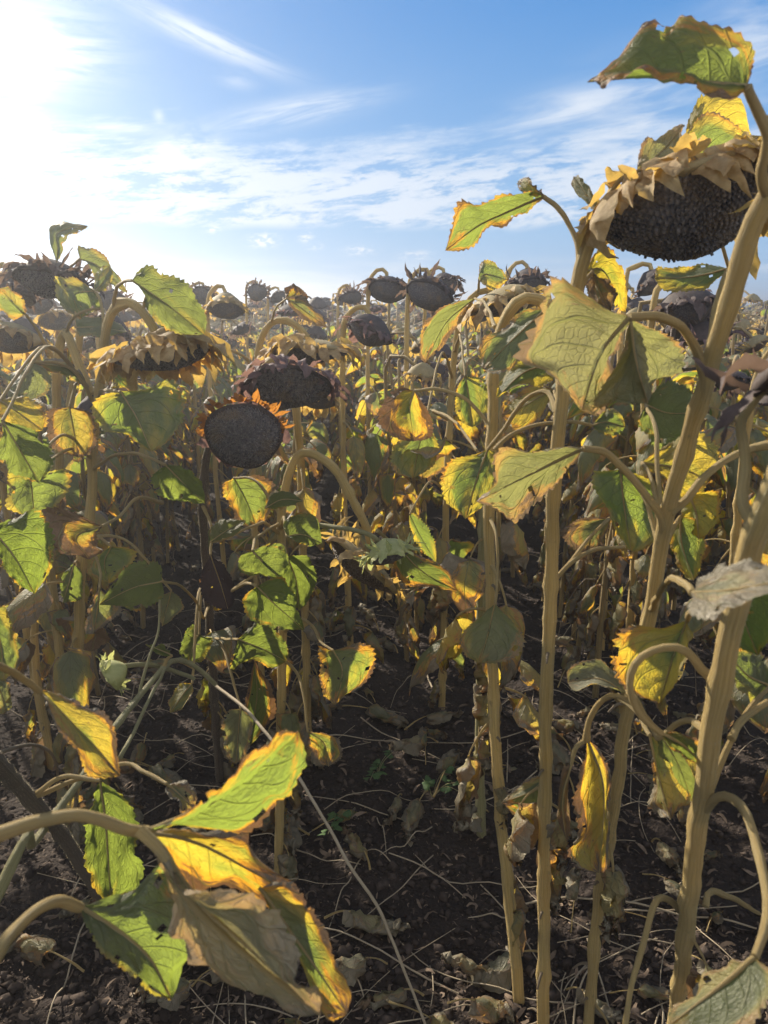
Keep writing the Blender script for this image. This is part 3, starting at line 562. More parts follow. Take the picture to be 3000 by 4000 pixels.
A.leaf(4, [(1200, 960), (1290, 1010), (1380, 1090)], [(1260, 950), (1330, 990)], [(1230, 1010), (1300, 1080)], .74, .76, col=(.2, .4, .1), pet=[(1110, 880), (1065, 760), (1090, 660), (1180, 600), (1290, 590), (1370, 680), (1425, 750), (1435, 850)], petY=.71, pr=.0042)
A.leaf(4, [(1050, 785), (930, 720), (795, 740)], [(1000, 690), (930, 640), (830, 655), (790, 690)], [(990, 760), (900, 745), (830, 775)], .86, .90, .02, -.02, (.25, .3, .55), 'u', pet=[(1090, 800), (1160, 950), (1190, 980), (1300, 900), (1390, 830)], petY=.76, teeth=.03)
A.leaf(6, [(1150, 190), (1190, 380), (1240, 555)], [(1165, 300), (1150, 420), (1130, 510), (1190, 530)], [(1280, 200), (1385, 240), (1400, 340), (1350, 480), (1290, 500)], .90, .88, .03, -.02, (.6, .55, .1), 'u', pet=[(1100, 100), (1010, 20)], petY=.98, nopet=False)
A.leaf(6, [(1180, 175), (1260, 300), (1330, 480)], [(1230, 200), (1300, 290), (1350, 400)], [(1180, 240), (1250, 350)], .83, .8, .02, -.02, (.05, .3, .25), 't', pet=[(1100, 70), (1000, 15), (940, 40), (890, 120), (875, 210)], petY=.9)
A.leaf(6, [(1600, 1150), (1480, 1260), (1235, 1440)], [(1500, 1190), (1350, 1275), (1240, 1350)], [(1680, 1220), (1660, 1330), (1560, 1440), (1400, 1560), (1280, 1540)], .52, .50, .03, -.04, (.35, .3, .05), 'u', pet=[(1645, 980), (1635, 800), (1600, 640), (1550, 500), (1440, 465), (1400, 515)], petY=.78, pr=.0045, label='pale green leaf edged yellow, at the lower right corner')
A.leaf(0, [(2960, 2230), (2900, 2380), (2960, 2560)], [(2860, 2300), (2850, 2420), (2880, 2520)], [(3050, 2300), (3060, 2420)], .78, .8, .03, -.03, (.15, .2, .1), 't')
A.leaf(0, [(3010, 2680), (2920, 2640), (2850, 2560)], [(2990, 2560), (2900, 2530)], [(2960, 2740), (2880, 2680)], .85, .87, col=(.3, .2, .1), f='u')
# broken leaf stalk
A.branch(S(6, (1290, 960, .9), (1230, 900, .88), (1170, 912, .86), (1120, 1100, .83), (1060, 1340, .80), (1035, 1480, .79)), .0048, .0035, 'petiole', 'petiole', 22)
A.branch(S(6, (1390, 930, .88), (1410, 870, .9), (1520, 900, .95), (1620, 960, 1.0)), .0048, .003, 'petiole', 'petiole', 16)
A.branch(S(4, (1500, 980, .76), (1540, 900, .78), (1650, 820, .80), (1740, 790, .82)), .0048, .003, 'petiole', 'petiole', 16)

# B: second stalk, leaning out of the top right corner
B = Plant('B', 'tall pale stalk leaning right, crossing in front of the biggest seed head', S(6, (870, 1600, 1.28), (890, 1350, 1.27), (930, 900, 1.24), (1010, 400, 1.18), (1050, 90, 1.13))+S(4, (1150, 420, 1.05), (1210, 60, 1.0))+S(2, (1250, 1350, .97), (1330, 1080, .93), (1400, 830, .89), (1500, 500, .85), (1590, 200, .82))+[(0, 3060, 690, .80), (0, 3230, 560, .8)], .0108, .0098, n=80)
head(B.t, P(0, 3420, 560, .86), (.4, -.5, -.75), .09, 8, 'pale', nb=22, origin=B.base)
B.branch(S(2, (1400, 830, .89), (1405, 720, .9), (1440, 560, .93), (1490, 390, .95)), .0065, .004, n=18)
B.leaf(8, [(1325, 625), (1000, 590), (600, 560), (175, 590)], [(1200, 690), (900, 652), (600, 640), (400, 645), (250, 612)], [(1362, 500), (1345, 330), (1150, 200), (980, 172), (850, 180), (765, 265), (640, 233), (540, 280), (450, 385), (330, 490)], .74, .80, -.03, .05, (.26, .42, .12), 't', pet=[(1400, 780), (1460, 950), (1450, 1110), (1430, 1260), (1440, 1420)], petY=.80, pr=.0046, teeth=.035, bulge=.2, label='large green leaf with nibbled brown edge, highest against the sky')
B.leaf(2, [(1060, 595), (930, 760), (855, 1000)], [(950, 555), (800, 472), (715, 530), (630, 660), (588, 780), (700, 830), (760, 900)], [(1065, 680), (1030, 850), (960, 970), (900, 1010)], .84, .86, -.05, .04, (.18, .38, .72), 'u', pet=[(1180, 590), (1280, 630), (1340, 720), (1375, 830), (1390, 900)], petY=.90, pr=.0052, bulge=.25, ruffle=.16, label='broad grey green drooping leaf folded like a tent')
B.leaf(2, [(1065, 600), (1095, 800), (1140, 970)], [(1015, 750), (930, 900), (900, 985), (1010, 975), (1080, 972)], [(1150, 635), (1280, 690), (1312, 780), (1280, 842), (1180, 870), (1162, 925)], .84, .83, .04, .03, (.05, .2, .62), 'u', nopet=True, bulge=.25, ruffle=.15)
B.leaf(2, [(860, 1165), (640, 1270), (400, 1392)], [(780, 1160), (650, 1182), (500, 1210), (468, 1240), (480, 1320)], [(800, 1270), (740, 1350), (640, 1430), (570, 1482), (480, 1440)], .98, 1.04, -.03, .05, (.2, .45, .6), 'u', pet=[(950, 1180), (1030, 1250), (1120, 1340), (1190, 1450), (1225, 1540)], petY=.99, pr=.005, bulge=.18, label='pale underside of a limp leaf hanging sideways in mid air')
B.leaf(2, [(1020, 1255), (1040, 1430), (1070, 1610)], [(940, 1262), (900, 1275), (925, 1370), (980, 1450), (1020, 1560)], [(1120, 1290), (1215, 1370), (1235, 1450), (1200, 1540), (1120, 1600)], 1.12, 1.10, .03, -.03, (.38, .12, 0), 'u', label='bright backlit green leaf left of the leaning stalk')
B.leaf(2, [(1115, 1225), (1280, 1250), (1400, 1300)], [(1200, 1170), (1300, 1108), (1390, 1120), (1450, 1200)], [(1200, 1300), (1290, 1380), (1370, 1350)], 1.14, 1.12, col=(.65, .2, 0), f='u')
B.leaf(2, [(1320, 1372), (1350, 1450), (1360, 1555)], [(1290, 1400), (1290, 1500)], [(1420, 1340), (1455, 1380), (1450, 1460), (1400, 1530)], 1.08, 1.08, col=(.78, .28, 0), f='u', pet=[(1400, 1270), (1500, 1200), (1680, 1150)], petY=1.0, pr=.0042, nopet=False)
B.branch(S(2, (1240, 1440, .98), (1320, 1370, .98), (1400, 1270, .99), (1520, 1190, 1.0), (1700, 1150, 1.02)), .006, .004, 'petiole', 'petiole', 20)
B.leaf(2, [(1130, 975), (1230, 1010), (1340, 1010)], [(1180, 900), (1260, 880), (1330, 930)], [(1100, 1060), (1180, 1160), (1280, 1130)], 1.25, 1.25, col=(.0, .1, .2), f='t')
B.leaf(4, [(1280, 20), (1290, 150), (1340, 295)], [(1240, 60), (1240, 160), (1270, 240), (1310, 290)], [(1360, 40), (1385, 160), (1370, 240)], 1.1, 1.1, col=(.5, .3, .1), f='u')
B.leaf(4, [(1335, 350), (1480, 340), (1700, 300)], [(1370, 290), (1500, 240), (1640, 222)], [(1325, 430), (1400, 478), (1510, 420), (1660, 360)], .55, .46, .02, -.03, (.7, .9, .55), 'u', pet=[(1290, 300), (1225, 295), (1180, 370), (1165, 430)], petY=1.05, pr=.0036, ruffle=.2, label='curled brown dead leaf at the right edge')

# D: the plant of the biggest head
D = Plant('D', 'tallest sunflower with a huge dark grey seed head hanging at the top right', S(6, (685, 1540, 1.31), (690, 1000, 1.31), (695, 500, 1.30), (700, 60, 1.28))+S(4, (705, 700, 1.27), (725, 200, 1.25))+S(2, (735, 1350, 1.22), (765, 950, 1.19), (800, 700, 1.17), (845, 420, 1.14), (895, 250, 1.12), (950, 130, 1.11), (1040, 50, 1.12))+S(8, (560, 1330, 1.17), (760, 1260, 1.2), (860, 1340, 1.19)), .0130, .0095, n=90)
head(D.t, P(8, 880, 1500, 1.12), (.13, -.42, -.88), .118, 1, 'pale', hero=True, nb=80, dome=.46, depth=.30, blen=(.30, .62), origin=D.base, bmode='mix2')
D.leaf(8, [(880, 990), (1100, 850), (1385, 1010)], [(895, 890), (960, 750), (1040, 662), (1200, 690), (1290, 800), (1340, 950)], [(980, 1000), (1180, 1040), (1300, 1080)], 1.22, 1.25, col=(.75, .12, 0), f='u')
D.leaf(8, [(860, 1020), (1060, 1080), (1285, 1195)], [(930, 900), (1010, 852), (1120, 880), (1230, 960), (1290, 1060)], [(900, 1110), (990, 1190), (1120, 1215)], 1.09, 1.10, col=(.45, .3, .1), f='u')
D.leaf(8, [(530, 1240), (700, 1100), (875, 900)], [(555, 1110), (680, 990), (800, 920)], [(700, 1240), (850, 1290), (965, 1230), (900, 1130), (860, 1010)], 1.04, 1.08, col=(.5, .45, .6), f='u', ruffle=.22, bulge=.2, label='crinkled papery leaf above the huge head')
D.leaf(8, [(1420, 1210), (1360, 1100), (1440, 1020)], [(1290, 1190), (1290, 1090), (1370, 1030)], [(1460, 1150), (1470, 1080)], 1.2, 1.2, col=(.8, 1, .3), f='t', ruffle=.2)
D.leaf(8, [(610, 1390), (640, 1300), (590, 1235)], [(560, 1360), (530, 1290)], [(710, 1370), (710, 1290), (660, 1250)], 1.13, 1.13, col=(.8, 1, .4), ruffle=.25)
D.leaf(8, [(268, 1535), (170, 1400), (75, 1270)], [(200, 1480), (110, 1390), (72, 1310)], [(235, 1440), (190, 1340), (130, 1270)], 1.13, 1.15, col=(.2, .2, .7), f='u', teeth=.02)
D.leaf(2, [(690, 75), (560, 130), (410, 200), (265, 308)], [(640, 50), (560, 58), (480, 90), (400, 112), (340, 98), (308, 150), (290, 220)], [(640, 130), (560, 182), (480, 205), (440, 236), (380, 305)], 1.18, 1.22, -.03, .03, (.06, .42, .15), 't', pet=[(760, 130), (810, 220), (840, 310), (855, 375)], petY=1.13, pr=.0038, bulge=.18, teeth=.07, label='green leaf with a torn orange patch, held out left against the sky')
D.leaf(2, [(690, 72), (640, 30), (625, -10)], [(590, 50), (595, 0)], [(655, 40), (635, 0)], 1.17, 1.17, col=(.6, .6, .2), nopet=True)
D.leaf(2, [(862, 400), (950, 400), (1042, 575)], [(900, 335), (950, 292), (1002, 340), (1032, 440)], [(900, 450), (970, 470), (1005, 540)], 1.25, 1.27, col=(.7, .25, 0), f='u', label='yellow leaf with serrated edge below the huge head')
D.leaf(2, [(900, 400), (930, 480), (980, 570)], [(880, 440), (870, 500), (920, 560)], [(960, 430), (995, 500)], 1.22, 1.22, col=(.6, .9, .7), f='t', ruffle=.25)
D.leaf(2, [(1490, 385), (1340, 420), (1170, 430)], [(1400, 358), (1280, 375), (1185, 372)], [(1450, 430), (1370, 478), (1240, 487), (1190, 460)], 1.34, 1.36, col=(.42, .05, 0), f='u')
D.leaf(2, [(700, 560), (560, 690), (430, 822)], [(600, 568), (500, 640), (430, 700), (408, 780)], [(680, 650), (620, 740), (560, 800), (480, 842)], 1.2, 1.24, col=(.1, .4, .3), f='u', ruffle=.15)
D.leaf(2, [(725, 800), (600, 840), (485, 948)], [(650, 778), (560, 788), (505, 850)], [(740, 845), (680, 885), (590, 890)], 1.26, 1.28, col=(.40, .1, 0), f='u')
D.leaf(2, [(735, 905), (620, 970), (508, 1025)], [(650, 888), (560, 918), (515, 960)], [(700, 990), (640, 1072), (560, 1085)], 1.45, 1.47, col=(.75, .5, 0), f='u', pet=[(742, 950), (750, 1010)], petY=1.22)
D.leaf(2, [(450, 1165), (400, 1300), (352, 1468)], [(370, 1195), (285, 1215), (253, 1290), (270, 1390)], [(492, 1200), (475, 1300), (430, 1400)], 1.36, 1.36, col=(.48, .22, 0), f='u', pet=[(520, 1075), (600, 965), (690, 915), (730, 940), (745, 1010)], petY=1.23, pr=.004, label='yellow green leaf hanging flat, left of the middle stalks')
D.leaf(2, [(900, 1065), (960, 1050), (1042, 1070)], [(950, 1005), (995, 990), (1030, 1030)], [(950, 1112), (1010, 1112)], 1.4, 1.4, col=(.35, .1, 0), f='u', pet=[(800, 1050), (650, 1062), (540, 1110), (480, 1170)], petY=1.4)
D.branch(S(4, (740, 290, 1.26), (820, 210, 1.28), (930, 160, 1.32), (1060, 150, 1.36)), .0045, .003, 'petiole', 'petiole', 18)
D.leaf(4, [(985, 25), (900, 90), (880, 178)], [(850, 28), (770, 85), (790, 140), (840, 170)], [(955, 100), (925, 165)], 1.38, 1.4, col=(.5, .7, .5), f='t', pet=[(940, 60), (740, 290)], petY=1.27)
D.leaf(6, [(878, 205), (950, 430), (930, 785)], [(850, 320), (812, 440), (835, 600), (790, 690), (855, 765)], [(945, 270), (992, 380), (985, 520), (978, 660), (960, 770)], 1.06, 1.05, .03, .03, (.85, .55, .05), 'u', pet=[(888, 120), (940, 40), (990, 15), (1030, 70)], petY=1.16, pr=.0038, ruffle=.16, label='orange withered leaf hanging from a hooked leaf stalk')
D.leaf(6, [(810, 320), (770, 480), (790, 665)], [(730, 365), (705, 500), (692, 590), (740, 650)], [(830, 380), (825, 500), (835, 620)], 1.04, 1.04, .04, .02, (.6, 1, .6), 't', pet=[(830, 240), (875, 205)], petY=1.06, ruffle=.3, curl=.5)
D.leaf(6, [(720, 365), (620, 440), (508, 480)], [(640, 368), (560, 425)], [(722, 470), (680, 565), (600, 570)], 1.36, 1.36, col=(.35, .55, .1), f='u')

# E, T: two stalks side by side right of the path
E = Plant('E', 'pale stalk in the right row with an olive leaf hanging around it', S(6, (590, 1290, 1.40), (560, 1050, 1.42), (510, 600, 1.48), (480, 200, 1.52))+S(4, (470, 660, 1.55), (460, 350, 1.56), (450, 0, 1.56))+S(2, (462, 1300, 1.56), (468, 1000, 1.56), (480, 760, 1.55), (510, 640, 1.53), (550, 560, 1.5), (605, 515, 1.5), (665, 520, 1.5), (730, 560, 1.5), (760, 620, 1.5)), .0130, .0105, n=80)
head(E.t, P(2, 790, 690, 1.5), (.25, -.3, -.9), .085, 4, 'pale', nb=22, origin=E.base)
E.leaf(4, [(480, 395), (450, 520), (412, 655)], [(380, 488), (330, 558), (355, 620)], [(550, 470), (605, 560), (560, 632), (480, 652)], 1.40, 1.38, -.03, -.03, (.25, .3, .35), 'u', pet=[(492, 250), (485, 100), (478, 10)], petY=1.54, pr=.003, label='olive leaf hanging upside down around the stalk')
T = Plant('T', 'dark shadowed stalk standing just behind the pale one in the right row', S(6, (425, 600, 1.98), (415, 300, 1.96))+S(4, (415, 800, 1.93), (420, 400, 1.9), (430, 30, 1.88))+S(2, (440, 1350, 1.86), (480, 1000, 1.85), (560, 700, 1.85), (640, 640, 1.9)), .0145, .010, 'stem_green')  # its shadowed tone is put into the colour, by the darker green stem
head(T.t, P(2, 690, 720, 1.95), (.2, -.2, -.95), .08, 6, 'dark', nb=20, origin=T.base)
T.dry(5, .2, .9, 1.1, 4)
# F
Fp = Plant('F', 'slim stalk right of the path with a pale drooping head at its top', S(4, (250, 850, 2.70), (262, 300, 2.62))+S(2, (270, 1400, 2.55), (290, 950, 2.5), (315, 680, 2.46), (345, 570, 2.44), (390, 500, 2.43), (440, 480, 2.42), (480, 500, 2.42)), .0135, .0095, n=60)
head(Fp.t, P(2, 520, 545, 2.40), (.2, -.25, -.95), .105, 12, 'pale', hero=False, nb=26, origin=Fp.base, bmode='down')
Fp.leaf(2, [(392, 515), (270, 620), (178, 795)], [(300, 518), (200, 580), (165, 680), (148, 760)], [(340, 590), (285, 660), (240, 740)], 1.9, 1.92, -.02, .05, (.15, .5, .4), 'u', pet=[(440, 540), (480, 640)], petY=1.6, bulge=.2, ruffle=.2)
Fp.leaf(2, [(415, 440), (440, 410), (536, 435)], [(414, 372), (450, 362), (505, 392)], [(450, 472), (500, 468)], 2.3, 2.3, col=(.4, .3, .1), f='u')
Fp.leaf(2, [(130, 915), (110, 1000), (130, 1132)], [(60, 900), (0, 960), (-20, 1060), (60, 1122)], [(190, 1000), (212, 1080), (200, 1120)], 1.68, 1.68, .03, .03, (.7, .75, .1), 't', pet=[(230, 908), (330, 940), (420, 1020), (462, 1090)], petY=1.58, pr=.0038, ruffle=.15, label='orange brown crumpled leaf drooping over the path')
Fp.leaf(2, [(180, 1040), (150, 1160), (125, 1292)], [(60, 1130), (20, 1200), (55, 1270)], [(228, 1130), (222, 1210), (180, 1262)], 1.85, 1.85, col=(.3, .2, .1), f='u')
Fp.leaf(2, [(350, 850), (370, 960), (380, 1072)], [(320, 900), (305, 980), (340, 1050)], [(440, 875), (452, 970), (420, 1050)], 2.05, 2.05, col=(.45, .1, 0), f='u')
Fp.branch(S(2, (275, 1040, 2.3), (210, 1000, 2.1), (300, 1040, 1.9), (400, 1170, 1.7)), .004, .003, 'petiole', 'petiole', 16)
Fp.leaf(4, [(110, 10), (160, 110), (225, 218)], [(130, 10), (190, 70), (222, 140)], [(110, 60), (150, 150)], 2.2, 2.2, col=(.35, .1, 0), f='u', teeth=.1)

# G: the head facing the camera
Gp = Plant('G', 'dead brown sunflower whose round dark head with orange rim faces the camera', S(5, (950, 350, 2.23))+S(3, (925, 800, 2.15), (905, 450, 2.05), (880, 100, 1.95))+S(1, (875, 1400, 1.88), (885, 1260, 1.84), (905, 1160, 1.82), (960, 1080, 1.83), (1040, 1070, 1.80)), .0150, .0085, 'stem_dark', n=60)
head(Gp.t, P(1, 1052, 1108, 1.74), (.20, -.93, -.28), .083, 2, 'purple', hero=True, nb=26, dome=.26, depth=.4, origin=Gp.base, blen=(.15, .34), petals=34, petal_side=(PET0, PET1))
dead_leaf = Gp.leaf(3, [(910, 185), (950, 300), (985, 418)], [(868, 280), (878, 370), (930, 412)], [(970, 238), (1012, 330), (1008, 395)], 1.75, 1.73, -.03, -.03, (.8, 2.2, .0), 't', pet=[(912, 60), (905, -60)], petY=1.9, label='nearly black dead leaf hanging on the brown stalk')
dead_leaf.data.materials[0] = plain_material('blackened leaf', (.02, .013, .013), (.06, .042, .038), 40, .8, .05)
Gp.leaf(3, [(700, 300), (570, 330), (428, 402)], [(695, 235), (640, 208), (560, 228), (500, 290)], [(702, 362), (640, 402), (580, 427), (520, 405)], 1.62, 1.60, col=(.0, .15, .12), f='t', pet=[(780, 320), (850, 390), (878, 460), (850, 510)], petY=1.95, label='dark bluish green leaf left of the brown stalk')
Gp.leaf(3, [(1030, 550), (1130, 590), (1238, 645)], [(1110, 478), (1205, 530), (1242, 600)], [(1010, 610), (998, 682), (1080, 642), (1180, 672)], 1.68, 1.66, col=(.15, .2, .05), f='t', pet=[(960, 547), (905, 562)], petY=2.05)
Gp.leaf(3, [(860, 530), (840, 560), (815, 650)], [(825, 490), (775, 590), (790, 630)], [(890, 540), (915, 560), (880, 640)], 1.75, 1.75, col=(.2, .1, .1), f='t')
Gp.leaf(3, [(1040, 850), (1030, 960), (1020, 1088)], [(985, 860), (955, 920), (960, 1000), (990, 1075)], [(1085, 900), (1088, 980), (1052, 1062)], 1.75, 1.73, col=(.25, .4, .5), f='u')
Gp.leaf(3, [(830, 740), (790, 790), (735, 868)], [(770, 745), (725, 810)], [(830, 790), (780, 850)], 1.6, 1.6, col=(.45, .2, .1), f='u')
Gp.dry(4, .1, .6, 1.1, 9)
# H: pale hooded head, left
H = Plant('H', 'pale sunflower on the left, its hooked neck carrying a wide bleached head', S(5, (310, 650, 1.92))+S(3, (335, 700, 1.90), (350, 200, 1.88))+S(1, (385, 1500, 1.86), (402, 1150, 1.85), (425, 950, 1.84), (445, 760, 1.82), (462, 640, 1.80), (495, 565, 1.78), (545, 533, 1.76), (605, 560, 1.74), (655, 630, 1.72), (700, 715, 1.72)), .0155, .0095, n=80)
head(H.t, P(1, 690, 758, 1.71), (.16, -.22, -.96), .106, 5, 'pale', hero=True, nb=64, dome=.26, depth=.34, blen=(.45, .75), origin=H.base, bmode='down')
H.leaf(1, [(570, 438), (720, 540), (882, 672)], [(600, 395), (658, 372), (712, 420), (760, 422), (820, 470), (852, 530), (892, 600)], [(615, 480), (660, 560), (700, 632), (790, 665)], 1.62, 1.58, .03, -.03, (.2, .12, .25), 't', pet=[(530, 445), (500, 480), (500, 535)], petY=1.77, pr=.0036, label='big sage green leaf above the pale hooked head')
H.leaf(1, [(650, 500), (760, 600), (850, 690)], [(620, 530), (680, 620), (770, 680)], [(760, 540), (850, 600), (880, 660)], 1.7, 1.68, col=(.1, .2, .3), f='t')
H.leaf(1, [(522, 918), (590, 1030), (655, 1178)], [(450, 932), (393, 975), (410, 1060), (465, 1092), (530, 1100), (590, 1145)], [(620, 908), (730, 868), (782, 950), (782, 1050), (745, 1115), (695, 1152)], 1.50, 1.46, .03, -.02, (.36, .12, 0), 'u', pet=[(440, 915), (405, 960)], petY=1.82, label='broad glowing green leaf below the pale hooked head')
H.leaf(1, [(715, 1235), (790, 1310), (886, 1402)], [(648, 1290), (680, 1340), (760, 1392), (830, 1402)], [(800, 1248), (862, 1300), (880, 1350)], 1.6, 1.58, col=(.05, .1, .1), f='t', pet=[(600, 1190), (500, 1192), (415, 1255)], petY=1.84, pr=.0036)
H.leaf(1, [(475, 820), (510, 860), (560, 905)], [(465, 850), (480, 890)], [(560, 800), (590, 850)], 1.9, 1.9, col=(.5, .2, 0), f='u')
H.branch(S(1, (440, 830, 1.82), (470, 770, 1.8), (520, 730, 1.78)), .005, .004, 'petiole', 'petiole', 10)
H.leaf(1, [(400, 945), (330, 830), (140, 790)], [(300, 790), (200, 780)], [(290, 850), (200, 820)], 1.86, 1.75, col=(.3, .5, .4), f='u', nopet=True)
H.branch(S(1, (400, 960, 1.84), (340, 850, 1.8), (250, 795, 1.76), (140, 790, 1.72)), .0042, .003, 'petiole', 'petiole', 14)
H.leaf(1, [(140, 790), (100, 860), (60, 930)], [(90, 800), (45, 900)], [(190, 820), (195, 900), (130, 945)], 1.72, 1.7, col=(.1, .25, .4), f='u', nopet=True)
H.branch(S(1, (402, 1215, 1.85), (350, 1165, 1.8), (290, 1170, 1.75), (225, 1210, 1.7)), .0042, .003, 'petiole', 'petiole', 14)
H.leaf(1, [(130, 1290), (140, 1370), (150, 1475)], [(40, 1265), (18, 1340), (60, 1430)], [(270, 1255), (292, 1330), (225, 1440)], 1.5, 1.5, col=(.3, .1, .1), f='u')
H.leaf(3, [(440, 60), (330, 110), (385, 205)], [(330, 10), (215, -10), (215, 60), (260, 160)], [(420, 130), (420, 180)], 1.42, 1.4, col=(.7, .95, .3), f='t', pet=[(520, 10), (600, -60), (700, -40)], petY=1.7, ruffle=.22, label='leathery brown leaf with dark blotches, left')
H.leaf(3, [(430, 330), (420, 430), (402, 528)], [(390, 400), (370, 470), (380, 520)], [(480, 370), (530, 420), (480, 470)], 1.7, 1.7, col=(.4, .6, .4), f='u', pet=[(428, 240), (420, 150)], petY=1.85)
H.leaf(3, [(480, 150), (450, 220), (470, 310)], [(400, 190), (395, 260)], [(575, 160), (580, 210), (500, 290)], 1.8, 1.8, col=(.42, .3, 0), f='u')
H.leaf(3, [(320, 220), (300, 300), (270, 395)], [(265, 270), (262, 350)], [(355, 290), (350, 370)], 1.83, 1.83, col=(0, .1, .1), f='t')
H.leaf(3, [(740, 340), (720, 420), (700, 495)], [(690, 370), (682, 440)], [(778, 370), (770, 440)], 1.7, 1.7, col=(.3, .3, .5), f='u')
H.dry(5, .1, .8, 1.1, 12)
# I: far left spiky head with a flag leaf
I = Plant('I', 'sunflower at the far left with a spiky dark head under one upright pale leaf', S(3, (150, 520, 2.35))+S(1, (270, 1250, 2.3), (300, 1000, 2.3), (330, 800, 2.28), (345, 640, 2.26), (330, 500, 2.24), (290, 395, 2.22), (245, 365, 2.21), (220, 400, 2.2)), .0135, .009, n=60)
head(I.t, P(1, 225, 438, 2.18), (-.05, -.25, -.95), .090, 7, 'dark', hero=True, nb=54, dome=.5, depth=.6, blen=(.35, .75), origin=I.base)
I.leaf(1, [(245, 360), (252, 300), (245, 240), (300, 212), (380, 203)], [(228, 300), (217, 215), (262, 183), (335, 196)], [(270, 318), (262, 275), (300, 255), (350, 228)], 2.15, 2.1, col=(.35, .2, .35), f='u', nopet=True, label='upright pale leaf curled like a flag against the sky')
I.leaf(1, [(345, 345), (430, 380), (552, 490)], [(338, 292), (400, 305), (450, 330), (482, 380), (520, 430)], [(380, 362), (420, 425), (500, 472)], 2.1, 2.08, col=(.3, .25, .3), f='u', pet=[(318, 365), (312, 400)], petY=2.2)
I.leaf(1, [(408, 482), (320, 500), (350, 598)], [(330, 430), (240, 418), (232, 470), (265, 545)], [(432, 520), (400, 570)], 1.95, 1.95, col=(.3, .1, .2), f='u', pet=[(432, 520), (445, 600), (440, 700)], petY=1.84)
I.leaf(1, [(412, 482), (450, 440), (478, 372)], [(405, 450), (440, 390)], [(452, 480), (485, 410)], 1.95, 1.95, col=(.4, .1, .2), f='u', nopet=True)
I.leaf(1, [(330, 640), (420, 640), (550, 660)], [(340, 600), (450, 600), (520, 630)], [(350, 680), (450, 680)], 1.9, 1.85, col=(.2, .2, .3), f='u')
# S: two-legged hook at the left
Sp = Plant('S', 'kinked sunflower at the left whose stalk bends sharply back down', S(3, (220, 250, 2.2))+S(1, (255, 1250, 2.05), (245, 1000, 2.02), (245, 850, 2.0), (258, 720, 1.99), (272, 672, 1.99), (290, 668, 1.98), (315, 730, 1.97), (350, 830, 1.95), (395, 930, 1.93)), .0150, .0105, n=90)
head(Sp.t, P(1, 420, 985, 1.96), (.5, .2, -.85), .07, 9, 'dark', nb=22, origin=Sp.base)
Sp.branch(S(1, (285, 665, 1.98), (310, 610, 1.95), (360, 570, 1.92), (430, 560, 1.9)), .004, .003, 'petiole', 'petiole', 14)
Sp.branch(S(1, (232, 780, 2.0), (190, 700, 1.98), (140, 620, 1.95), (90, 560, 1.9)), .0045, .003, 'petiole', 'petiole', 14)
Sp.leaf(1, [(105, 585), (50, 530), (0, 470)], [(70, 600), (0, 570), (-40, 520)], [(120, 550), (60, 470)], 1.9, 1.88, col=(.6, .4, .2), f='u', nopet=True)
Sp.leaf(1, [(300, 720), (290, 800), (300, 830)], [(268, 740), (265, 800)], [(330, 730), (345, 790)], 2.2, 2.2, col=(.8, 1, .1), f='t')
Sp.leaf(1, [(0, 955), (80, 1010), (185, 1085)], [(80, 942), (152, 962), (195, 1020)], [(10, 1030), (80, 1082), (140, 1100)], 1.40, 1.38, col=(.7, .25, 0), f='u', label='orange yellow backlit leaf at the left edge')
Sp.leaf(1, [(10, 1045), (80, 1160), (170, 1312)], [(-10, 1150), (40, 1270), (110, 1310)], [(150, 1085), (212, 1150), (226, 1230)], 1.32, 1.30, col=(.02, .1, .15), f='t')
Sp.leaf(1, [(300, 985), (320, 1090), (340, 1200)], [(205, 1000), (200, 1080), (260, 1180)], [(400, 1010), (410, 1120), (380, 1190)], 1.75, 1.75, col=(.6, .6, .3), f='t')
# left edge plant carrying the big green leaves
W = Plant('W', 'plant at the left edge whose broad green leaf catches light along its rim', [np.array([-1.02, 1.35, 0]), np.array([-1.03, 1.33, .7]), np.array([-1.06, 1.3, 1.2]), np.array([-1.1, 1.26, 1.3])], .0135, .01)
head(W.t, np.array([-1.17, 1.25, 1.28]), (-.4, -.3, -.85), .08, 31, 'dark', nb=18, origin=W.base)
W.leaf(3, [(-40, 70), (60, 190), (150, 355)], [(60, 28), (130, -5), (182, 20), (232, 100), (230, 170), (212, 260)], [(0, 210), (60, 300)], 1.15, 1.12, col=(.12, .15, 0), f='t', label='broad green leaf with sunlit edge at the left edge')
W.leaf(3, [(-60, 400), (0, 560), (20, 730)], [(-90, 520), (-60, 680)], [(30, 420), (62, 560), (60, 680)], .95, .93, col=(.35, .2, .1), f='u')
W.leaf(3, [(-40, 720), (10, 790), (20, 870)], [(-60, 800), (-20, 870)], [(10, 740), (45, 830)], .95, .93, col=(.2, .3, .5), f='u')
# J: pale arch in the middle
J = Plant('J', 'sunflower with a wide pale arched neck just left of centre', S(1, (1090, 1250, 2.75), (1100, 1000, 2.7), (1110, 830, 2.66), (1122, 720, 2.64), (1150, 645, 2.62), (1200, 610, 2.6), (1265, 622, 2.58), (1320, 672, 2.56), (1335, 715, 2.56)), .0130, .0105, n=60)
head(J.t, P(1, 1340, 750, 2.55), (.05, -.22, -.97), .135, 10, 'pale', hero=True, nb=40, dome=.2, depth=.3, blen=(.3, .7), origin=J.base, bmode='down')
J.leaf(1, [(1240, 515), (1320, 570), (1412, 642)], [(1260, 560), (1330, 625)], [(1310, 500), (1350, 560), (1400, 610)], 2.4, 2.38, col=(.5, .8, .4), f='u', pet=[(1190, 560), (1150, 620)], petY=2.6)
J.leaf(1, [(1232, 518), (1275, 495), (1268, 448)], [(1235, 480)], [(1330, 515), (1300, 470)], 2.42, 2.42, col=(.6, 1, .1), f='t', nopet=True)
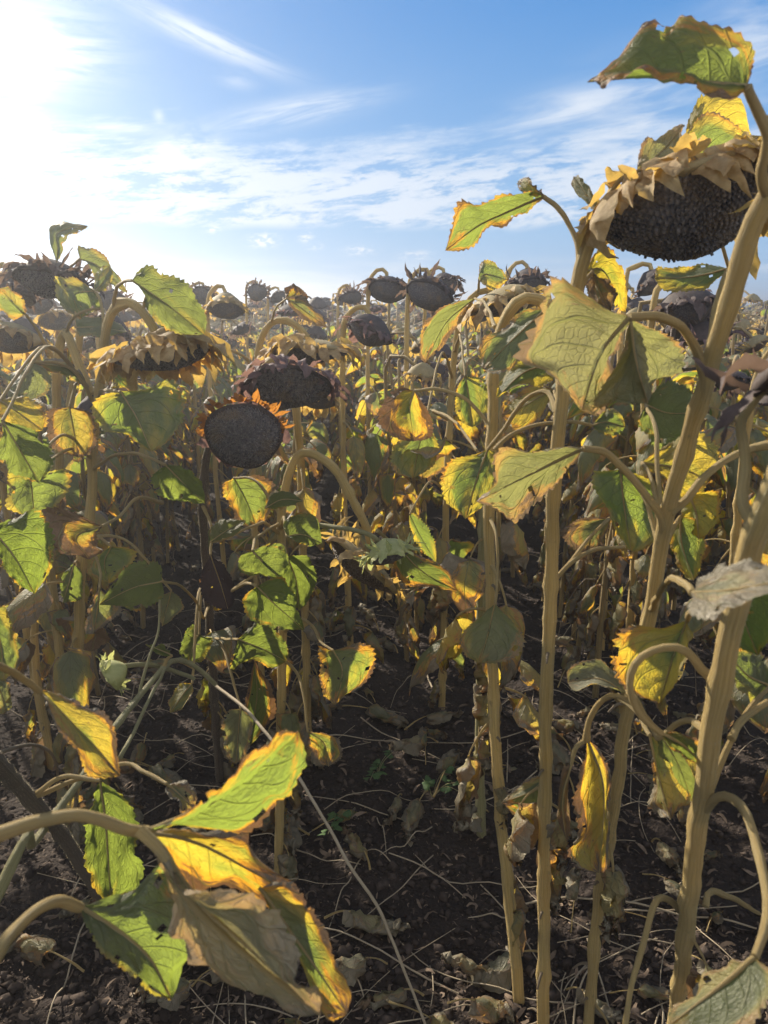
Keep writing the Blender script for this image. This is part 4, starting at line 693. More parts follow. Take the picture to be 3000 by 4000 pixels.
J.branch(S(1, (1105, 835, 2.66), (1050, 765, 2.6), (960, 735, 2.55), (860, 745, 2.5)), .0055, .004, 'petiole', 'petiole', 16)
# K: coiled neck, purple head
K = Plant('K', 'sunflower with a pale coiled neck curled on its purplish brown head', S(1, (1300, 1300, 2.3), (1290, 1100, 2.28), (1270, 950, 2.3), (1225, 860, 2.28), (1160, 835, 2.16), (1155, 795, 2.08), (1200, 778, 2.04), (1245, 805, 2.04), (1240, 845, 2.08), (1225, 870, 2.12)), .0125, .012, n=90)
head(K.t, P(1, 1235, 905, 2.10), (.08, -.50, -.86), .122, 11, 'purple', hero=True, nb=60, dome=.36, depth=.34, blen=(.3, .6), origin=K.base, bmode='mix2')
# L: fallen arch and hanging brown head over the path
L_ = Plant('L', 'sunflower bent over the path, its thick arch ending in a torn brown head', S(5, (1200, 780, 1.80))+S(3, (1215, 900, 1.80), (1220, 400, 1.80), (1215, 60, 1.80))+S(1, (1225, 1370, 1.80), (1250, 1260, 1.80), (1290, 1190, 1.80), (1350, 1188, 1.80), (1430, 1235, 1.80), (1490, 1320, 1.80), (1540, 1415, 1.79), (1580, 1500, 1.78))+S(3, (1600, 130, 1.79)), .0125, .0095, n=90)
head(L_.t, P(3, 1560, 240, 1.80), (-.62, -.42, -.66), .100, 13, 'brown', hero=True, nb=38, dome=.22, depth=.34, blen=(.35, .75), origin=L_.base, bmode='mix')
L_.branch(S(3, (1225, 60, 1.8), (1300, 55, 1.75), (1390, 60, 1.70), (1500, 72, 1.66), (1590, 95, 1.64), (1640, 130, 1.64), (1655, 170, 1.64)), .0062, .005, 'side_stem', 'stem_green', 26)
head(L_.t, P(4, 25, 190, 1.62), (.30, -.35, -.85), .052, 14, 'green', nb=44, dome=.3, depth=.75, blen=(.4, .7), origin=L_.base, bmode='mix')
L_.leaf(3, [(1090, 168), (1140, 220), (1212, 290)], [(1030, 198), (1032, 255), (1120, 285)], [(1160, 140), (1230, 150), (1248, 230)], 1.55, 1.53, col=(0, .05, .12), f='t', pet=[(1110, 110), (1180, 70)], petY=1.75, teeth=.02)
L_.leaf(3, [(1110, 320), (1200, 410), (1315, 512)], [(1058, 365), (1052, 430), (1100, 482), (1200, 506)], [(1200, 288), (1262, 330), (1285, 420)], 1.52, 1.5, col=(.05, .15, .08), f='t', pet=[(1060, 310), (1010, 335), (1200, 240)], petY=1.72, teeth=.03, label='smooth dark green leaf near the foot of the arch')
L_.leaf(3, [(1240, 105), (1310, 100), (1392, 135)], [(1225, 50), (1290, 10), (1370, 30)], [(1280, 130), (1340, 145)], 1.6, 1.6, col=(0, .05, .1), f='t', teeth=.02)
L_.leaf(3, [(1240, 190), (1280, 300), (1290, 425)], [(1215, 260), (1240, 360)], [(1330, 200), (1362, 290), (1330, 390)], 1.66, 1.66, col=(0, .15, .05), f='t')
L_.leaf(3, [(910, 130), (980, 80), (1060, 35)], [(915, 70), (960, 30)], [(990, 110), (1045, 70)], 1.6, 1.6, col=(.1, .1, .3), f='t', pet=[(960, 120), (1100, 60), (1150, 50), (1220, 90)], petY=1.8, teeth=.02)
L_.leaf(1, [(1150, 1420), (1220, 1385), (1310, 1390)], [(1180, 1370), (1250, 1355)], [(1200, 1425), (1260, 1415)], 1.6, 1.58, col=(0, .1, .15), f='t', teeth=.02)
L_.leaf(1, [(1010, 1290), (1060, 1380), (1110, 1500)], [(960, 1330), (1000, 1440), (1050, 1500)], [(1120, 1290), (1180, 1350), (1160, 1460)], 1.95, 1.95, col=(.3, .5, .1), f='u')
L_.leaf(3, [(1440, 598), (1480, 690), (1450, 835)], [(1372, 595), (1380, 700), (1400, 790)], [(1545, 570), (1612, 590), (1622, 650), (1580, 742), (1500, 790)], 1.60, 1.58, .03, .02, (.45, .42, .05), 'u', pet=[(1385, 560), (1350, 495), (1295, 465), (1230, 520)], petY=1.8, label='spotted olive leaf with glowing right edge over the path')
L_.leaf(3, [(1330, 950), (1400, 1000), (1420, 1100)], [(1330, 1010), (1360, 1090)], [(1440, 980), (1482, 1050)], 1.62, 1.6, col=(.5, .6, .1), f='u', pet=[(1315, 800), (1285, 700), (1240, 620)], petY=1.8)
L_.leaf(3, [(1075, 1020), (1110, 800), (1100, 640)], [(1050, 900)], [(1170, 900), (1180, 780)], 1.85, 1.85, col=(.1, .5, .1), f='t', nopet=True)
L_.leaf(4, [(60, 150), (170, 260), (320, 340)], [(150, 190), (260, 240)], [(40, 250), (100, 310), (220, 330)], 1.7, 1.7, col=(.2, .45, .1), f='t', pet=[(20, 120), (-30, 80)], petY=1.65)
L_.dry(4, .05, .5, 1.1, 19)
# Z: plant just outside the frame whose leaves fill the lower left corner
Z = Plant('Z', 'sunflower standing left of the camera, its long leaf stalks arching into the lower left corner', [np.array([-.50, .44, 0]), np.array([-.50, .45, .6]), np.array([-.52, .44, 1.15]), np.array([-.57, .43, 1.27])], .0145, .011, group='sunflowers beside the camera')
head(Z.t, np.array([-.66, .43, 1.24]), (-.5, 0, -.85), .085, 33, 'dark', nb=18, origin=Z.base)
Z.leaf(5, [(640, 605), (900, 480), (1100, 340), (1290, 172)], [(800, 520), (930, 395), (1080, 262), (1200, 172)], [(800, 580), (900, 600), (1010, 610), (1100, 570), (1180, 480), (1245, 465), (1290, 380), (1320, 275)], .52, .60, -.03, .02, (.14, .34, 0), 'u', pet=[(540, 595), (400, 560), (200, 552), (60, 580), (-80, 640), (-200, 760)], petY=.45, pr=.0052, bulge=.16, label='large bright yellow green leaf with burnt orange edge')
Z.leaf(5, [(640, 612), (800, 640), (1000, 730), (1270, 885)], [(760, 575), (900, 590), (1060, 615), (1080, 700), (1180, 755), (1270, 830)], [(660, 670), (740, 745), (830, 860), (990, 830), (1110, 905), (1200, 965)], .53, .60, .04, .04, (.75, .80, 0), 'u', nopet=True, ruffle=.14, label='orange middle lobe of the withering leaf')
Z.leaf(5, [(690, 690), (900, 950), (1100, 1130), (1385, 1400)], [(790, 830), (900, 828), (1040, 822), (1190, 925), (1300, 1085), (1312, 1200), (1370, 1330)], [(760, 850), (870, 1020), (960, 1140), (1120, 1230), (1260, 1320)], .50, .47, -.03, .03, (.45, .45, .92), 'u', nopet=True, ruffle=.2, pr=.005, label='grey leaf underside with raised net of veins')
Z.leaf(5, [(1120, 850), (1300, 1100), (1500, 1395)], [(1270, 830), (1340, 930), (1370, 1030), (1430, 1120), (1442, 1200), (1515, 1300)], [(1220, 1010), (1310, 1150), (1370, 1300), (1430, 1410)], .58, .56, .03, .03, (.42, .58, .05), 'u', nopet=True)
Z.branch(S(5, (600, 600, .505), (700, 690, .50), (780, 830, .495), (900, 990, .49), (1100, 1170, .48), (1380, 1395, .47)), .0052, .0012, 'midrib', 'petiole', 26)
Z.leaf(5, [(345, 935), (520, 1040), (650, 1160), (740, 1335)], [(450, 905), (560, 880), (645, 795), (705, 750), (780, 870), (870, 1000), (892, 1090), (830, 1135), (760, 1200), (750, 1290)], [(375, 1020), (440, 1130), (560, 1225), (660, 1310)], .56, .54, .03, -.02, (.16, .14, .02), 'u', pet=[(250, 912), (150, 950), (60, 1030), (0, 1110), (-80, 1250)], petY=.47, pr=.0052, label='dull green leaf with pale veins in the lower left corner')
Z.leaf(5, [(170, 0), (300, 130), (420, 250), (520, 366)], [(230, 0), (330, 45), (440, 82), (492, 160), (497, 250)], [(190, 50), (270, 180), (335, 270), (370, 352), (450, 378)], .70, .70, .02, -.03, (.68, .45, .08), 'u', pet=[(40, -90), (-60, -120), (-160, -60)], petY=.52, pr=.0036, label='small yellow and brown leaf hanging at the left')
# V: brown stalk at the left bottom with a dark leaf
V_ = Plant('V', 'tan stalk slanting in from the left edge low in the foreground', S(5, (560, 1100, 1.45), (300, 670, 1.12), (180, 520, 1.0), (80, 410, .93), (-30, 300, .85), (-160, 190, .8)), .0125, .010, 'stem_dark')
V_.leaf(5, [(432, 385), (460, 620), (478, 895)], [(375, 530), (358, 700), (398, 820), (440, 890)], [(520, 440), (592, 560), (578, 700), (582, 855)], .95, .93, .02, -.02, (.12, .12, .05), 't', label='tall dark green leaf with a yellow tip')
V_.leaf(5, [(720, 400), (780, 450), (850, 520)], [(760, 400), (830, 450)], [(735, 460), (770, 540)], .9, .9, col=(.6, .8, .4), f='u', pet=[(620, 350), (510, 318), (400, 350)], petY=1.0, pr=.003, ruffle=.25)
V_.branch(S(5, (-10, 270, .9), (80, 238, .93), (180, 240, .98), (240, 300, 1.02), (250, 400, 1.05)), .0028, .0018, 'petiole', 'petiole_dry', 16)
# N: long pale shoot with a bud
N_ = Plant('N', 'long pale shoot leaning in from the lower left, ending in a small green bud', [np.array([-.86, .55, 0.0]), P(5, -20, 900, .85), P(5, 150, 650, 1.0), P(5, 320, 420, 1.12), P(5, 500, 150, 1.25), P(3, 600, 800, 1.35), P(3, 720, 660, 1.45), P(3, 790, 640, 1.5), P(3, 860, 680, 1.52), P(3, 930, 745, 1.55)], .0085, .005, 'stem_green', name='side_shoot')
N_.branch(S(3, (840, 722, 1.5), (760, 690, 1.48), (650, 660, 1.45), (545, 664, 1.42), (500, 680, 1.41)), .0045, .005, 'side_stem', 'stem_green', 22)
head(N_.t, P(3, 478, 705, 1.40), (-.85, -.2, -.45), .034, 15, 'green', nb=22, dome=.5, depth=1.0, blen=(.5, .9), origin=N_.base, bmode='up')
N_.leaf(3, [(745, 620), (700, 600), (628, 572)], [(700, 578)], [(690, 620)], 1.45, 1.45, col=(.2, .05, 0), f='t')
N_.branch(S(3, (600, 790, 1.36), (640, 640, 1.4), (680, 520, 1.45), (690, 380, 1.5)), .003, .002, 'side_stem', 'stem_green', 16)
N_.branch(S(3, (520, 1060, 1.2), (600, 900, 1.3), (690, 720, 1.4), (720, 660, 1.45)), .004, .003, 'side_stem', 'stem_green', 16)
# heads that stand up against the sky behind the first plants
def skyline(c, x, y, Y, r, style, face, lab, seed, stem_to=None, flip=0.0):
    q = P(c, x, y, Y); top = q[2]+r*.9; bx = q[0]-.10
    pts = [np.array([bx+.02, Y+.02, 0]), np.array([bx, Y, q[2]*.5]), np.array([bx, Y+.03, q[2]-r*.5]), np.array([bx+.03, Y+.04, top]), np.array([q[0]-.01, Y+.03, top+.015]), np.array([q[0], Y, q[2]+r*.3])]
    Pn = Plant('sk%d' % seed, lab, pts, .0135, .0095, group='heads rising above the horizon', hairs=0); head(Pn.t, q, face, r, seed, style, nb=34, dome=.5, depth=.8, blen=(.3, .7), origin=Pn.base, bmode='mix2' if seed % 2 else 'mix')
    rs = random.Random(seed)
    for n_ in range(12):
        z_ = .25+.085*n_; o = bpy.data.objects.new('leaf', rs.choice(HANG+DRY1)); COL.objects.link(o); o.parent = Pn.t; j = int(np.argmin(np.abs(Pn.c[:40, 2]-z_))); o.location = Pn.c[j]-Pn.base; o.rotation_euler = (0, 0, n_*2.4); o.color = (rs.uniform(.4, .9), rs.uniform(.3, .9), rs.uniform(0, .4), 1)
skyline(10, 1130, 250, 4.1, .095, 'dark', (-.15, -.6, -.8), 'domed dark head with white hairs rising above the horizon in the middle', 301)
skyline(10, 1440, 290, 3.5, .105, 'dark', (-.3, -.55, -.8), 'largest dark domed head on the horizon, right of the middle', 302)
skyline(10, 1540, 215, 4.3, .085, 'dark', (.2, -.4, -.9), 'dark head with curling bracts behind the largest domed head', 303)
skyline(2, 620, 455, 3.9, .095, 'dark', (0, -.3, -.95), 'dark rounded head on the horizon left of the tall hooked stalk', 304)
skyline(2, 1310, 570, 2.5, .095, 'dark', (.1, -.35, -.93), 'dark flat head hanging under the striped green leaf', 305)
skyline(10, 195, 262, 6.5, .080, 'dark', (0, -.8, -.6), 'small round dark head held high against the sky', 306)
skyline(10, 350, 300, 6.8, .075, 'dark', (.3, -.5, -.8), 'small dark head just above the horizon beside the withered leaf', 307)
skyline(10, 865, 300, 6.2, .085, 'dark', (.1, -.5, -.85), 'small dark head above the horizon near the centre', 308)
skyline(10, 1000, 560, 2.9, .085, 'purple', (-.4, -.3, -.85), 'purplish head with pale bracts hanging in the middle of the field', 309)
skyline(1, 880, 505, 5.2, .075, 'dark', (0, -.7, -.7), 'round dark head just right of the sage green leaf', 310)
skyline(1, 975, 560, 4.0, .100, 'pale', (0, -.3, -.95), 'pale green hooded head in the field left of centre', 311)
skyline(1, 40, 500, 2.6, .085, 'dark', (-.2, -.3, -.9), 'dark head at the left edge over an orange leaf', 312)
skyline(1, 160, 545, 4.2, .08, 'dark', (.2, -.5, -.9), 'dark withered head behind the spiky one at the far left', 313)
skyline(1, 480, 530, 4.4, .09, 'dark', (.2, -.5, -.9), 'dark head peeping over the pale hooked neck', 314)
skyline(2, 1160, 455, 3.2, .07, 'dark', (.6, -.4, -.7), 'small dark head turned sideways below the huge one', 315)
# extra right-hand rim: plants just outside on the right
for k, (x, y, h, lab) in enumerate([(1.02, 1.55, 1.35, 'stalk at the right edge behind the thick foreground stalk'), (.93, 1.95, 1.42, 'slim stalk behind the leaning stalk on the right')]):
    Pk = Plant('X%d' % k, lab, [np.array([x, y, 0]), np.array([x+.01, y, .6]), np.array([x-.01, y-.02, h-.15]), np.array([x+.05, y-.04, h]), np.array([x+.13, y-.05, h-.03])], .0125, .009)
    head(Pk.t, np.array([x+.17, y-.06, h-.08]), (.3, -.3, -.9), .085, 40+k, 'dark', nb=20, origin=Pk.base); Pk.dry(5, .15, .9, 1.1, 60+k)
for k_, n_ in (('A', 2), ('B', 2), ('D', 3), ('E', 4), ('F', 5), ('I', 4), ('S', 4), ('J', 5), ('K', 5)): HERO[k_].dry(n_, .08, .7, 1.1, ord(k_))

for k_, a_ in dict(T=(7, .5, 1.15), F=(9, .35, 1.2), I=(8, .4, 1.1), S=(8, .4, 1.15), J=(10, .3, 1.2), K=(9, .3, 1.15), W=(9, .3, 1.2), X0=(10, .4, 1.2), X1=(11, .3, 1.3), H=(5, .3, .9), L=(4, .25, .7), G=(4, .3, .8), E=(3, .5, 1.1)).items():
    if k_ == 'L': L_.fill(*a_, seed=77, sc=.8)
    else: HERO[k_].fill(*a_, seed=ord(k_[0])+len(k_), sc=.95)

# ------------------------------------------------------------------ the field: plants in rows, each a thing with its stem, head and leaves
def proto_plant(k):
    rs = random.Random(100+k); h = 1.40+.06*(k % 4); key = ['dark', 'dark', 'purple', 'pale', 'dark', 'brown', 'dark', 'pale'][k % 8]
    t = thing('sunflower_plant', 'x', 'sunflower', (0, 0, 0)); z = np.zeros(3); wob = lambda s: rs.uniform(-s, s)
    hook = rs.uniform(.03, .09); pts = [np.array([0, 0, -.03]), np.array([wob(.02), wob(.02), h*.35]), np.array([wob(.03), wob(.03), h*.7]), np.array([.01, 0, h-.06]), np.array([hook*.6, 0, h]), np.array([hook*1.7, 0, h-.01]), np.array([hook*2.3, 0, h-.05])]
    m = Mesh(); c = tube(m, pts, 0, n=22, sides=7, radii=[.0125, .0115, .0105, .0092, .0085], ridge=.03)
    m.build('stem', [M['stem_field' if k % 4 != 2 else 'stem_dark']], t)
    head(t, np.array([hook*2.3+.02, 0, h-.085]), (rs.uniform(-.2, .9), rs.uniform(-.7, .3), -1), rs.uniform(.062, .098), 200+k, key, nb=24, dome=rs.uniform(.2, .5), depth=rs.uniform(.4, .85), bmode=['mix2', 'down', 'mix'][k % 3])
    nl = 28
    for q in range(nl):
        f = q/(nl-1); z_ = .15+(h-.25)*f**.85; j = int(np.argmin(np.abs(c[:16, 2]-z_))); lib = DRY1 if f < .38 else (HANG if f < .62 or rs.random() < .3 else GREEN)
        if f < .25 and rs.random() < .3: continue
        o = bpy.data.objects.new('leaf', rs.choice(lib)); COL.objects.link(o); o.parent = t; o.location = c[j]; o.rotation_euler = (wob(.25), wob(.25), q*2.4+wob(.5)); o.scale = (rs.uniform(.75, 1.2),)*3
        o['q'] = f
    for q in range(6):                                     # bare withered leaf stalks
        z_ = rs.uniform(.15, h-.15); j = int(np.argmin(np.abs(c[:16, 2]-z_))); an = rs.uniform(0, 6.28); L = rs.uniform(.10, .26); dr_ = rs.uniform(.2, 1.2); dd = np.array([math.cos(an), math.sin(an), 0])
        m = Mesh(); tube(m, [c[j], c[j]+dd*L*.35+[0, 0, L*.22], c[j]+dd*L*.75+[0, 0, L*(.1-.3*dr_)], c[j]+dd*L*.9+[0, 0, -L*dr_]], .0026, .0014, n=9, sides=4, caps=False); m.build('leaf_stalk', [M['petiole_dry']], t)
    return t
def tint_leaf(o, f, rs):
    g = max(0, min(1, rs.gauss(.6-.2*f, .22))); 
    if f < .38: o.color = (.7, rs.uniform(.7, 1), rs.uniform(.0, .45), 1)
    elif f < .62: o.color = (rs.uniform(.45, 1), rs.uniform(.35, .85), rs.uniform(0, .2), 1)
    else: o.color = (g, rs.uniform(.2, .75), rs.uniform(0, .15), 1)
PROTO = [proto_plant(k) for k in range(12)]; PH = {p: [(c, c.get('q')) for c in p.children] for p in PROTO}
LOOK = ['dark', 'blackish', 'purplish', 'pale', 'dark', 'brown', 'dark', 'pale']
def copy_plant(p, loc, rz, sc, tilt, rs):
    r = p.copy(); COL.objects.link(r); r.location = loc; r.rotation_euler = (*tilt, rz); r.scale = (sc,)*3
    for ch, q in PH[p]:
        c = ch.copy(); COL.objects.link(c); c.parent = r
        if q is not None: tint_leaf(c, q, rs)
        for g in ch.children: d = g.copy(); COL.objects.link(d); d.parent = c
    return r
spots = []
for row in range(-14, 15):
    x0 = (.35 if row > 0 else -.35)+(row-(1 if row > 0 else -1))*.7 if row else 0.0; y = 1.0 if row else 6.0; rs = random.Random(row*7+3)
    while y < 15:
        y += rs.uniform(.20, .36)*(1 if row else 2); x = x0-y*SLANT+rs.uniform(-.07, .07)
        if abs(x)-.08 > .5*y*1.03+.02: continue
        if row in (-1,) and y < 3.0: continue
        if row in (1,) and y < 2.95: continue
        if row == -2 and y < 2.55: continue
        if row == 2 and y < 2.3: continue
        if row == -3 and y < 2.9: continue
        spots.append((math.hypot(x, y), x, y, row))
spots.sort(); near = spots[:262]; nth = {}
ORD = ['', 'first', 'second', 'third', 'fourth', 'fifth', 'sixth', 'seventh', 'eighth', 'ninth', 'tenth', 'eleventh', 'twelfth', 'thirteenth', 'fourteenth', 'fifteenth', 'sixteenth', 'seventeenth', 'eighteenth', 'nineteenth', 'twentieth']
for i, (d, x, y, row) in enumerate(near):
    rs = random.Random(i*31+1); k = rs.randrange(len(PROTO)); nth[row] = nth.get(row, 0)+1
    sc = rs.uniform(.84, 1.08); tall = rs.random() < .10; sc *= 1.07 if tall else 1
    if row == -1 and y < 4.5: sc *= .9
    if abs(row) == 1 and y < 5: sc *= .94
    r = copy_plant(PROTO[k], (x, y, GZ(x, y)), rs.gauss(-.35, .7), sc, (rs.gauss(0, .05), rs.gauss(0, .05)), rs)
    side = 'right' if x > -y*SLANT else 'left'; R_ = abs(row)
    if d < 7.0 and 0 < R_ < 9: r['label'] = f"{LOOK[k % 8]}-headed sunflower, {ORD[nth[row]]} plant back in {ORD[R_]} row {side} of the path" if nth[row] < 21 else f'far dried sunflower in the crowded rows {side} of the path'
    else: r['label'] = f'far dried sunflower in the crowded rows {side} of the path'
    r['group'] = 'dried sunflowers standing in rows'
for p in PROTO:
    for c, _ in PH[p]:
        for g in c.children: bpy.data.objects.remove(g)
        bpy.data.objects.remove(c)
    bpy.data.objects.remove(p)

# everything beyond, and the rows outside the frame that shade the ground: one mass
def low_plant(k, lod):
    rs = random.Random(500+k); m = Mesh(); h = 1.40+.06*(k % 4); hook = .07; dk = k % 3 != 2
    pts = [np.array([0, 0, 0]), np.array([0, 0, h*.6]), np.array([.01, 0, h-.05]), np.array([.06, 0, h]), np.array([.14, 0, h-.04])]
    tube(m, pts, 0, n=8 if lod else 5, sides=4 if lod else 3, radii=[.014, .010], mi=1, caps=False)
    a = np.arange(8)*math.pi/4; F = frame_of((.4, -.2, -1)); c = np.array([.16, 0, h-.09]); r = .105
    V = [c-F[2]*.05]
    for pr, pz in [(.6, -.035), (1.05, 0), (.7, .03)]: V.append(c+(F[0]*np.cos(a)[:, None]+F[1]*np.sin(a)[:, None])*pr*r*(1+.12*np.sin(a*3+k))[:, None]+F[2]*pz)
    V.append(c+F[2]*.035); V = np.vstack(V); hm = 2 if dk else 3
    m.add(V, [[0, 1+j, 1+(j+1) % 8] for j in range(8)]+[[25, 17+(j+1) % 8, 17+j] for j in range(8)], hm); m.add(V[1:25], gfaces(3, 8, wrap=True), hm)
    for q in range(11 if lod else 7):
        f = q/(10 if lod else 6); 
        if not lod: f = .45+.55*f
        z_ = .25+f*(h-.35); dry = f < .4
        pc, LV, LF, LU = generic_leaf(L=.13+.04*rs.random(), W=.12+.04*rs.random() if not dry else .07, pet=.09, e0=.6 if not dry else -.5, e1=0 if not dry else -1.3, e2=-1.3 if not dry else -1.7, curl=.8, twist=rs.uniform(-1, 1), ruffle=.1, seed=q+k*9, nu=6 if lod else 4, nv=5 if lod else 3)
        A_ = q*2.4+k; R = np.array([[math.cos(A_), -math.sin(A_), 0], [math.sin(A_), math.cos(A_), 0], [0, 0, 1]])
        tint = (.8, .9, .4, rs.random()) if dry else (max(0, rs.gauss(.42, .25)), rs.uniform(.2, .85), rs.uniform(0, .2), rs.random())
        m.add(LV@R.T+[0, 0, z_], LF, 0, LU, tint)
        if lod: tube(m, pc@R.T+[0, 0, z_], .0028, n=4, sides=3, mi=1, caps=False)
    return m
def scatter(name, P_, lod, label):
    protos = [low_plant(k, lod) for k in range(9)]; out = Mesh(); P_ = np.array(P_)
    pick = RNG.integers(0, 9, len(P_))
    for k in range(9):
        S_ = P_[pick == k]; n = len(S_)
        if not n: continue
        a = RNG.normal(-.35, .7, n); sc = RNG.uniform(.9, 1.08, n)*np.where(RNG.random(n) < .06, 1.07, 1); ca, sa = np.cos(a)*sc, np.sin(a)*sc
        v, fl, uv, tn = protos[k].arrays(); nv_ = len(v)
        X = v[None, :, 0]*ca[:, None]-v[None, :, 1]*sa[:, None]+S_[:, 0, None]; Yy = v[None, :, 0]*sa[:, None]+v[None, :, 1]*ca[:, None]+S_[:, 1, None]; Zz = v[None, :, 2]*sc[:, None]+gz_arr(S_[:, 0], S_[:, 1])[:, None]
        VV = np.stack([X, Yy, Zz], -1).reshape(-1, 3); base = out.n; out.v.append(VV); out.uv.append(np.tile(uv, (n, 1)))
        tt_ = np.tile(tn, (n, 1)); tt_[:, 3] = (tt_[:, 3]+np.repeat(RNG.random(n), nv_)) % 1; tt_[:, 0] = np.clip(tt_[:, 0]+np.repeat(RNG.normal(0, .15, n), nv_), 0, 1); out.t.append(tt_); out.n += len(VV)
        for f, mi in fl:
            out.f.append(((f[None]+(np.arange(n)*nv_)[:, None, None]+base).reshape(-1, f.shape[1]), mi))
    o = out.build(name, [M['leaf_far'], M['stem_field'], M['receptacle_dark'], M['receptacle']], tint=True); tag(o, label, None, kind='stuff'); return o
far = [(x, y) for _, x, y, _ in spots[262:]]; far2 = []
for row in range(-60, 61):
    x0 = (row-.5)*.7; y = 15.0; rs = random.Random(row*5+900)
    while y < 34: y += rs.uniform(.25, .42); x = x0-y*SLANT+rs.uniform(-.06, .06); (far.append((x, y)) if abs(x) < .56*y+1 else None)
for row in range(-190, 191):
    y = 34.0; rs = random.Random(row*5+77)
    while y < 240:
        y += rs.uniform(.5, 1.0)*(y/30); x = (row-.5)*.7*(1 if y < 70 else 1)-y*SLANT+rs.uniform(-.1, .1)
        if abs(x) < .56*y: far2.append((x, y))
scatter('distant_sunflowers', far, True, 'sea of distant dried sunflowers filling the field'); scatter('farthest_sunflowers', far2, False, 'farthest sunflowers merging along the horizon')
edge = []
for row in range(-12, 10):
    x0 = (.35 if row > 0 else -.35)+(row-(1 if row > 0 else -1))*.7; y = -1.5; rs = random.Random(row*3+55)
    while y < 12:
        y += rs.uniform(.26, .42); x = x0-y*SLANT
        if row == 0 or abs(x) < .5*y*1.03+.32 or math.hypot(x, y) < .95 or row > 5: continue
        edge.append((x, y))
scatter('side_rows_of_sunflowers', edge, True, 'rows of sunflowers continuing beside the view')

# ------------------------------------------------------------------ litter on the soil
def on_ground(x, y, dz=0.0): return np.array([x, y, GZ(x, y)+dz])
def WHERE(x, y, base):
    u = (x/y+.5)/1.0; h_ = 'left' if x+y*SLANT < -.35 else ('right' if x+y*SLANT > .35 else 'open path')
    a = 'on the open path' if h_ == 'open path' else f'among the stalks on the {h_}'
    return f"{base} {a}, {'close to the camera' if y < 1.9 else ('some way back' if y < 3 else 'far back')}"
for i in range(220):
    rs = random.Random(9000+i); y = 1.25+3.4*rs.random()**1.3; x = rs.uniform(-.5, .5)*y*1.02; a = rs.uniform(0, 6.28); L = rs.uniform(.10, .55); n = 6; p0 = np.array([x, y]); pts = []
    bend = rs.gauss(0, .5)
    for k in range(n):
        f = k/(n-1); aa = a+bend*f; pts.append(on_ground(p0[0], p0[1], .006+.03*math.sin(math.pi*f)*rs.random())); p0 = p0+np.array([math.cos(aa), math.sin(aa)])*L/(n-1)
    m = Mesh(); r = rs.uniform(.0011, .0028); tube(m, [p-pts[0] for p in pts], r, r*.6, n=14, sides=6)
    o = m.build('fallen_stalk', [M['stalk']]); o.location = pts[0]
    tag(o, WHERE(x, y, f"{'long' if L > .4 else ('short' if L < .22 else 'thin')} {'curved ' if abs(bend) > .5 else 'straight '}dry stalk lying"), 'stalk', 'dry leaf stalks fallen on the soil')
for i in range(190):
    rs = random.Random(7000+i); y = 1.3+3.6*rs.random()**1.2; x = rs.uniform(-.5, .5)*y*1.02; md = rs.choice(DRY)
    t = bpy.data.objects.new('fallen_leaf', md[0]); COL.objects.link(t); t.location = on_ground(x, y, .03); t.rotation_euler = (rs.uniform(-.4, .4), -1.35+rs.uniform(-.35, .35), rs.uniform(0, 6.28)); t.scale = (rs.uniform(.5, 1.15),)*3
    t.color = (.7, 1, rs.uniform(.1, .8), 1); tag(t, WHERE(x, y, f"{'large' if t.scale[0] > .95 else ('small' if t.scale[0] < .7 else 'curled')} {'greyish' if t.color[2] > .45 else 'brown'} dry leaf"), 'leaf', 'dry leaves fallen on the soil')
    p = bpy.data.objects.new('petiole', md[1]); COL.objects.link(p); p.parent = t
# crumbs of soil and shreds of dead leaf
def crumbs(n, name, mat, label, smin, smax, kind):
    m = Mesh(); y = 1.15+9.0*RNG.random(n)**1.8; x = (RNG.random(n)-.5)*(y*1.15+.2); z = gz_arr(x, y); s = smin+(smax-smin)*RNG.random(n)**5; c = np.stack([x, y, z], 1)
    if kind == 'clod':
        base = np.array([[1, 0, 0], [0, 1, 0], [-1, 0, 0], [0, -1, 0], [0, 0, 1], [0, 0, -1]], float); f = np.array([[0, 1, 4], [1, 2, 4], [2, 3, 4], [3, 0, 4], [1, 0, 5], [2, 1, 5], [3, 2, 5], [0, 3, 5]])
        R = RNG.random(n)*6.28; V = base[None]*(.35+1.1*RNG.random((n, 6, 1)))*s[:, None, None]; V[..., 2] *= .7
        ca, sa = np.cos(R)[:, None], np.sin(R)[:, None]; V = np.stack([V[..., 0]*ca-V[..., 1]*sa, V[..., 0]*sa+V[..., 1]*ca, V[..., 2]], -1)+c[:, None]+[0, 0, .002]
        m.add(V.reshape(-1, 3), (f[None]+(np.arange(n)*6)[:, None, None]).reshape(-1, 3))
    else:
        k = 5; t = np.linspace(0, 1, k); A = RNG.random(n)*6.28; cu = RNG.normal(0, 2.2, n); lift = RNG.random(n)*1.6; P_ = c+np.array([0, 0, .003]); V = []
        for j in range(k):
            an = A+cu*t[j]; d = np.stack([np.cos(an), np.sin(an), np.sin(lift*3*(1-t[j]*1.6))*.55], 1); w = s*.11*math.sin(math.pi*(.12+.8*t[j])); pn = np.stack([-np.sin(an), np.cos(an), np.sin(A*3)*.6], 1)
            V += [P_-pn*w[:, None], P_+pn*w[:, None]]; P_ = P_+d*(s/(k-1))[:, None]
        V = np.stack(V, 1).reshape(-1, 3); V[:, 2] = np.maximum(V[:, 2], gz_arr(V[:, 0], V[:, 1])+.001); f = np.array([[2*j, 2*j+1, 2*j+3, 2*j+2] for j in range(k-1)]); m.add(V, (f[None]+(np.arange(n)*2*k)[:, None, None]).reshape(-1, 4))
    o = m.build(name, [M[mat]], smooth=True); tag(o, label, None, kind='stuff')
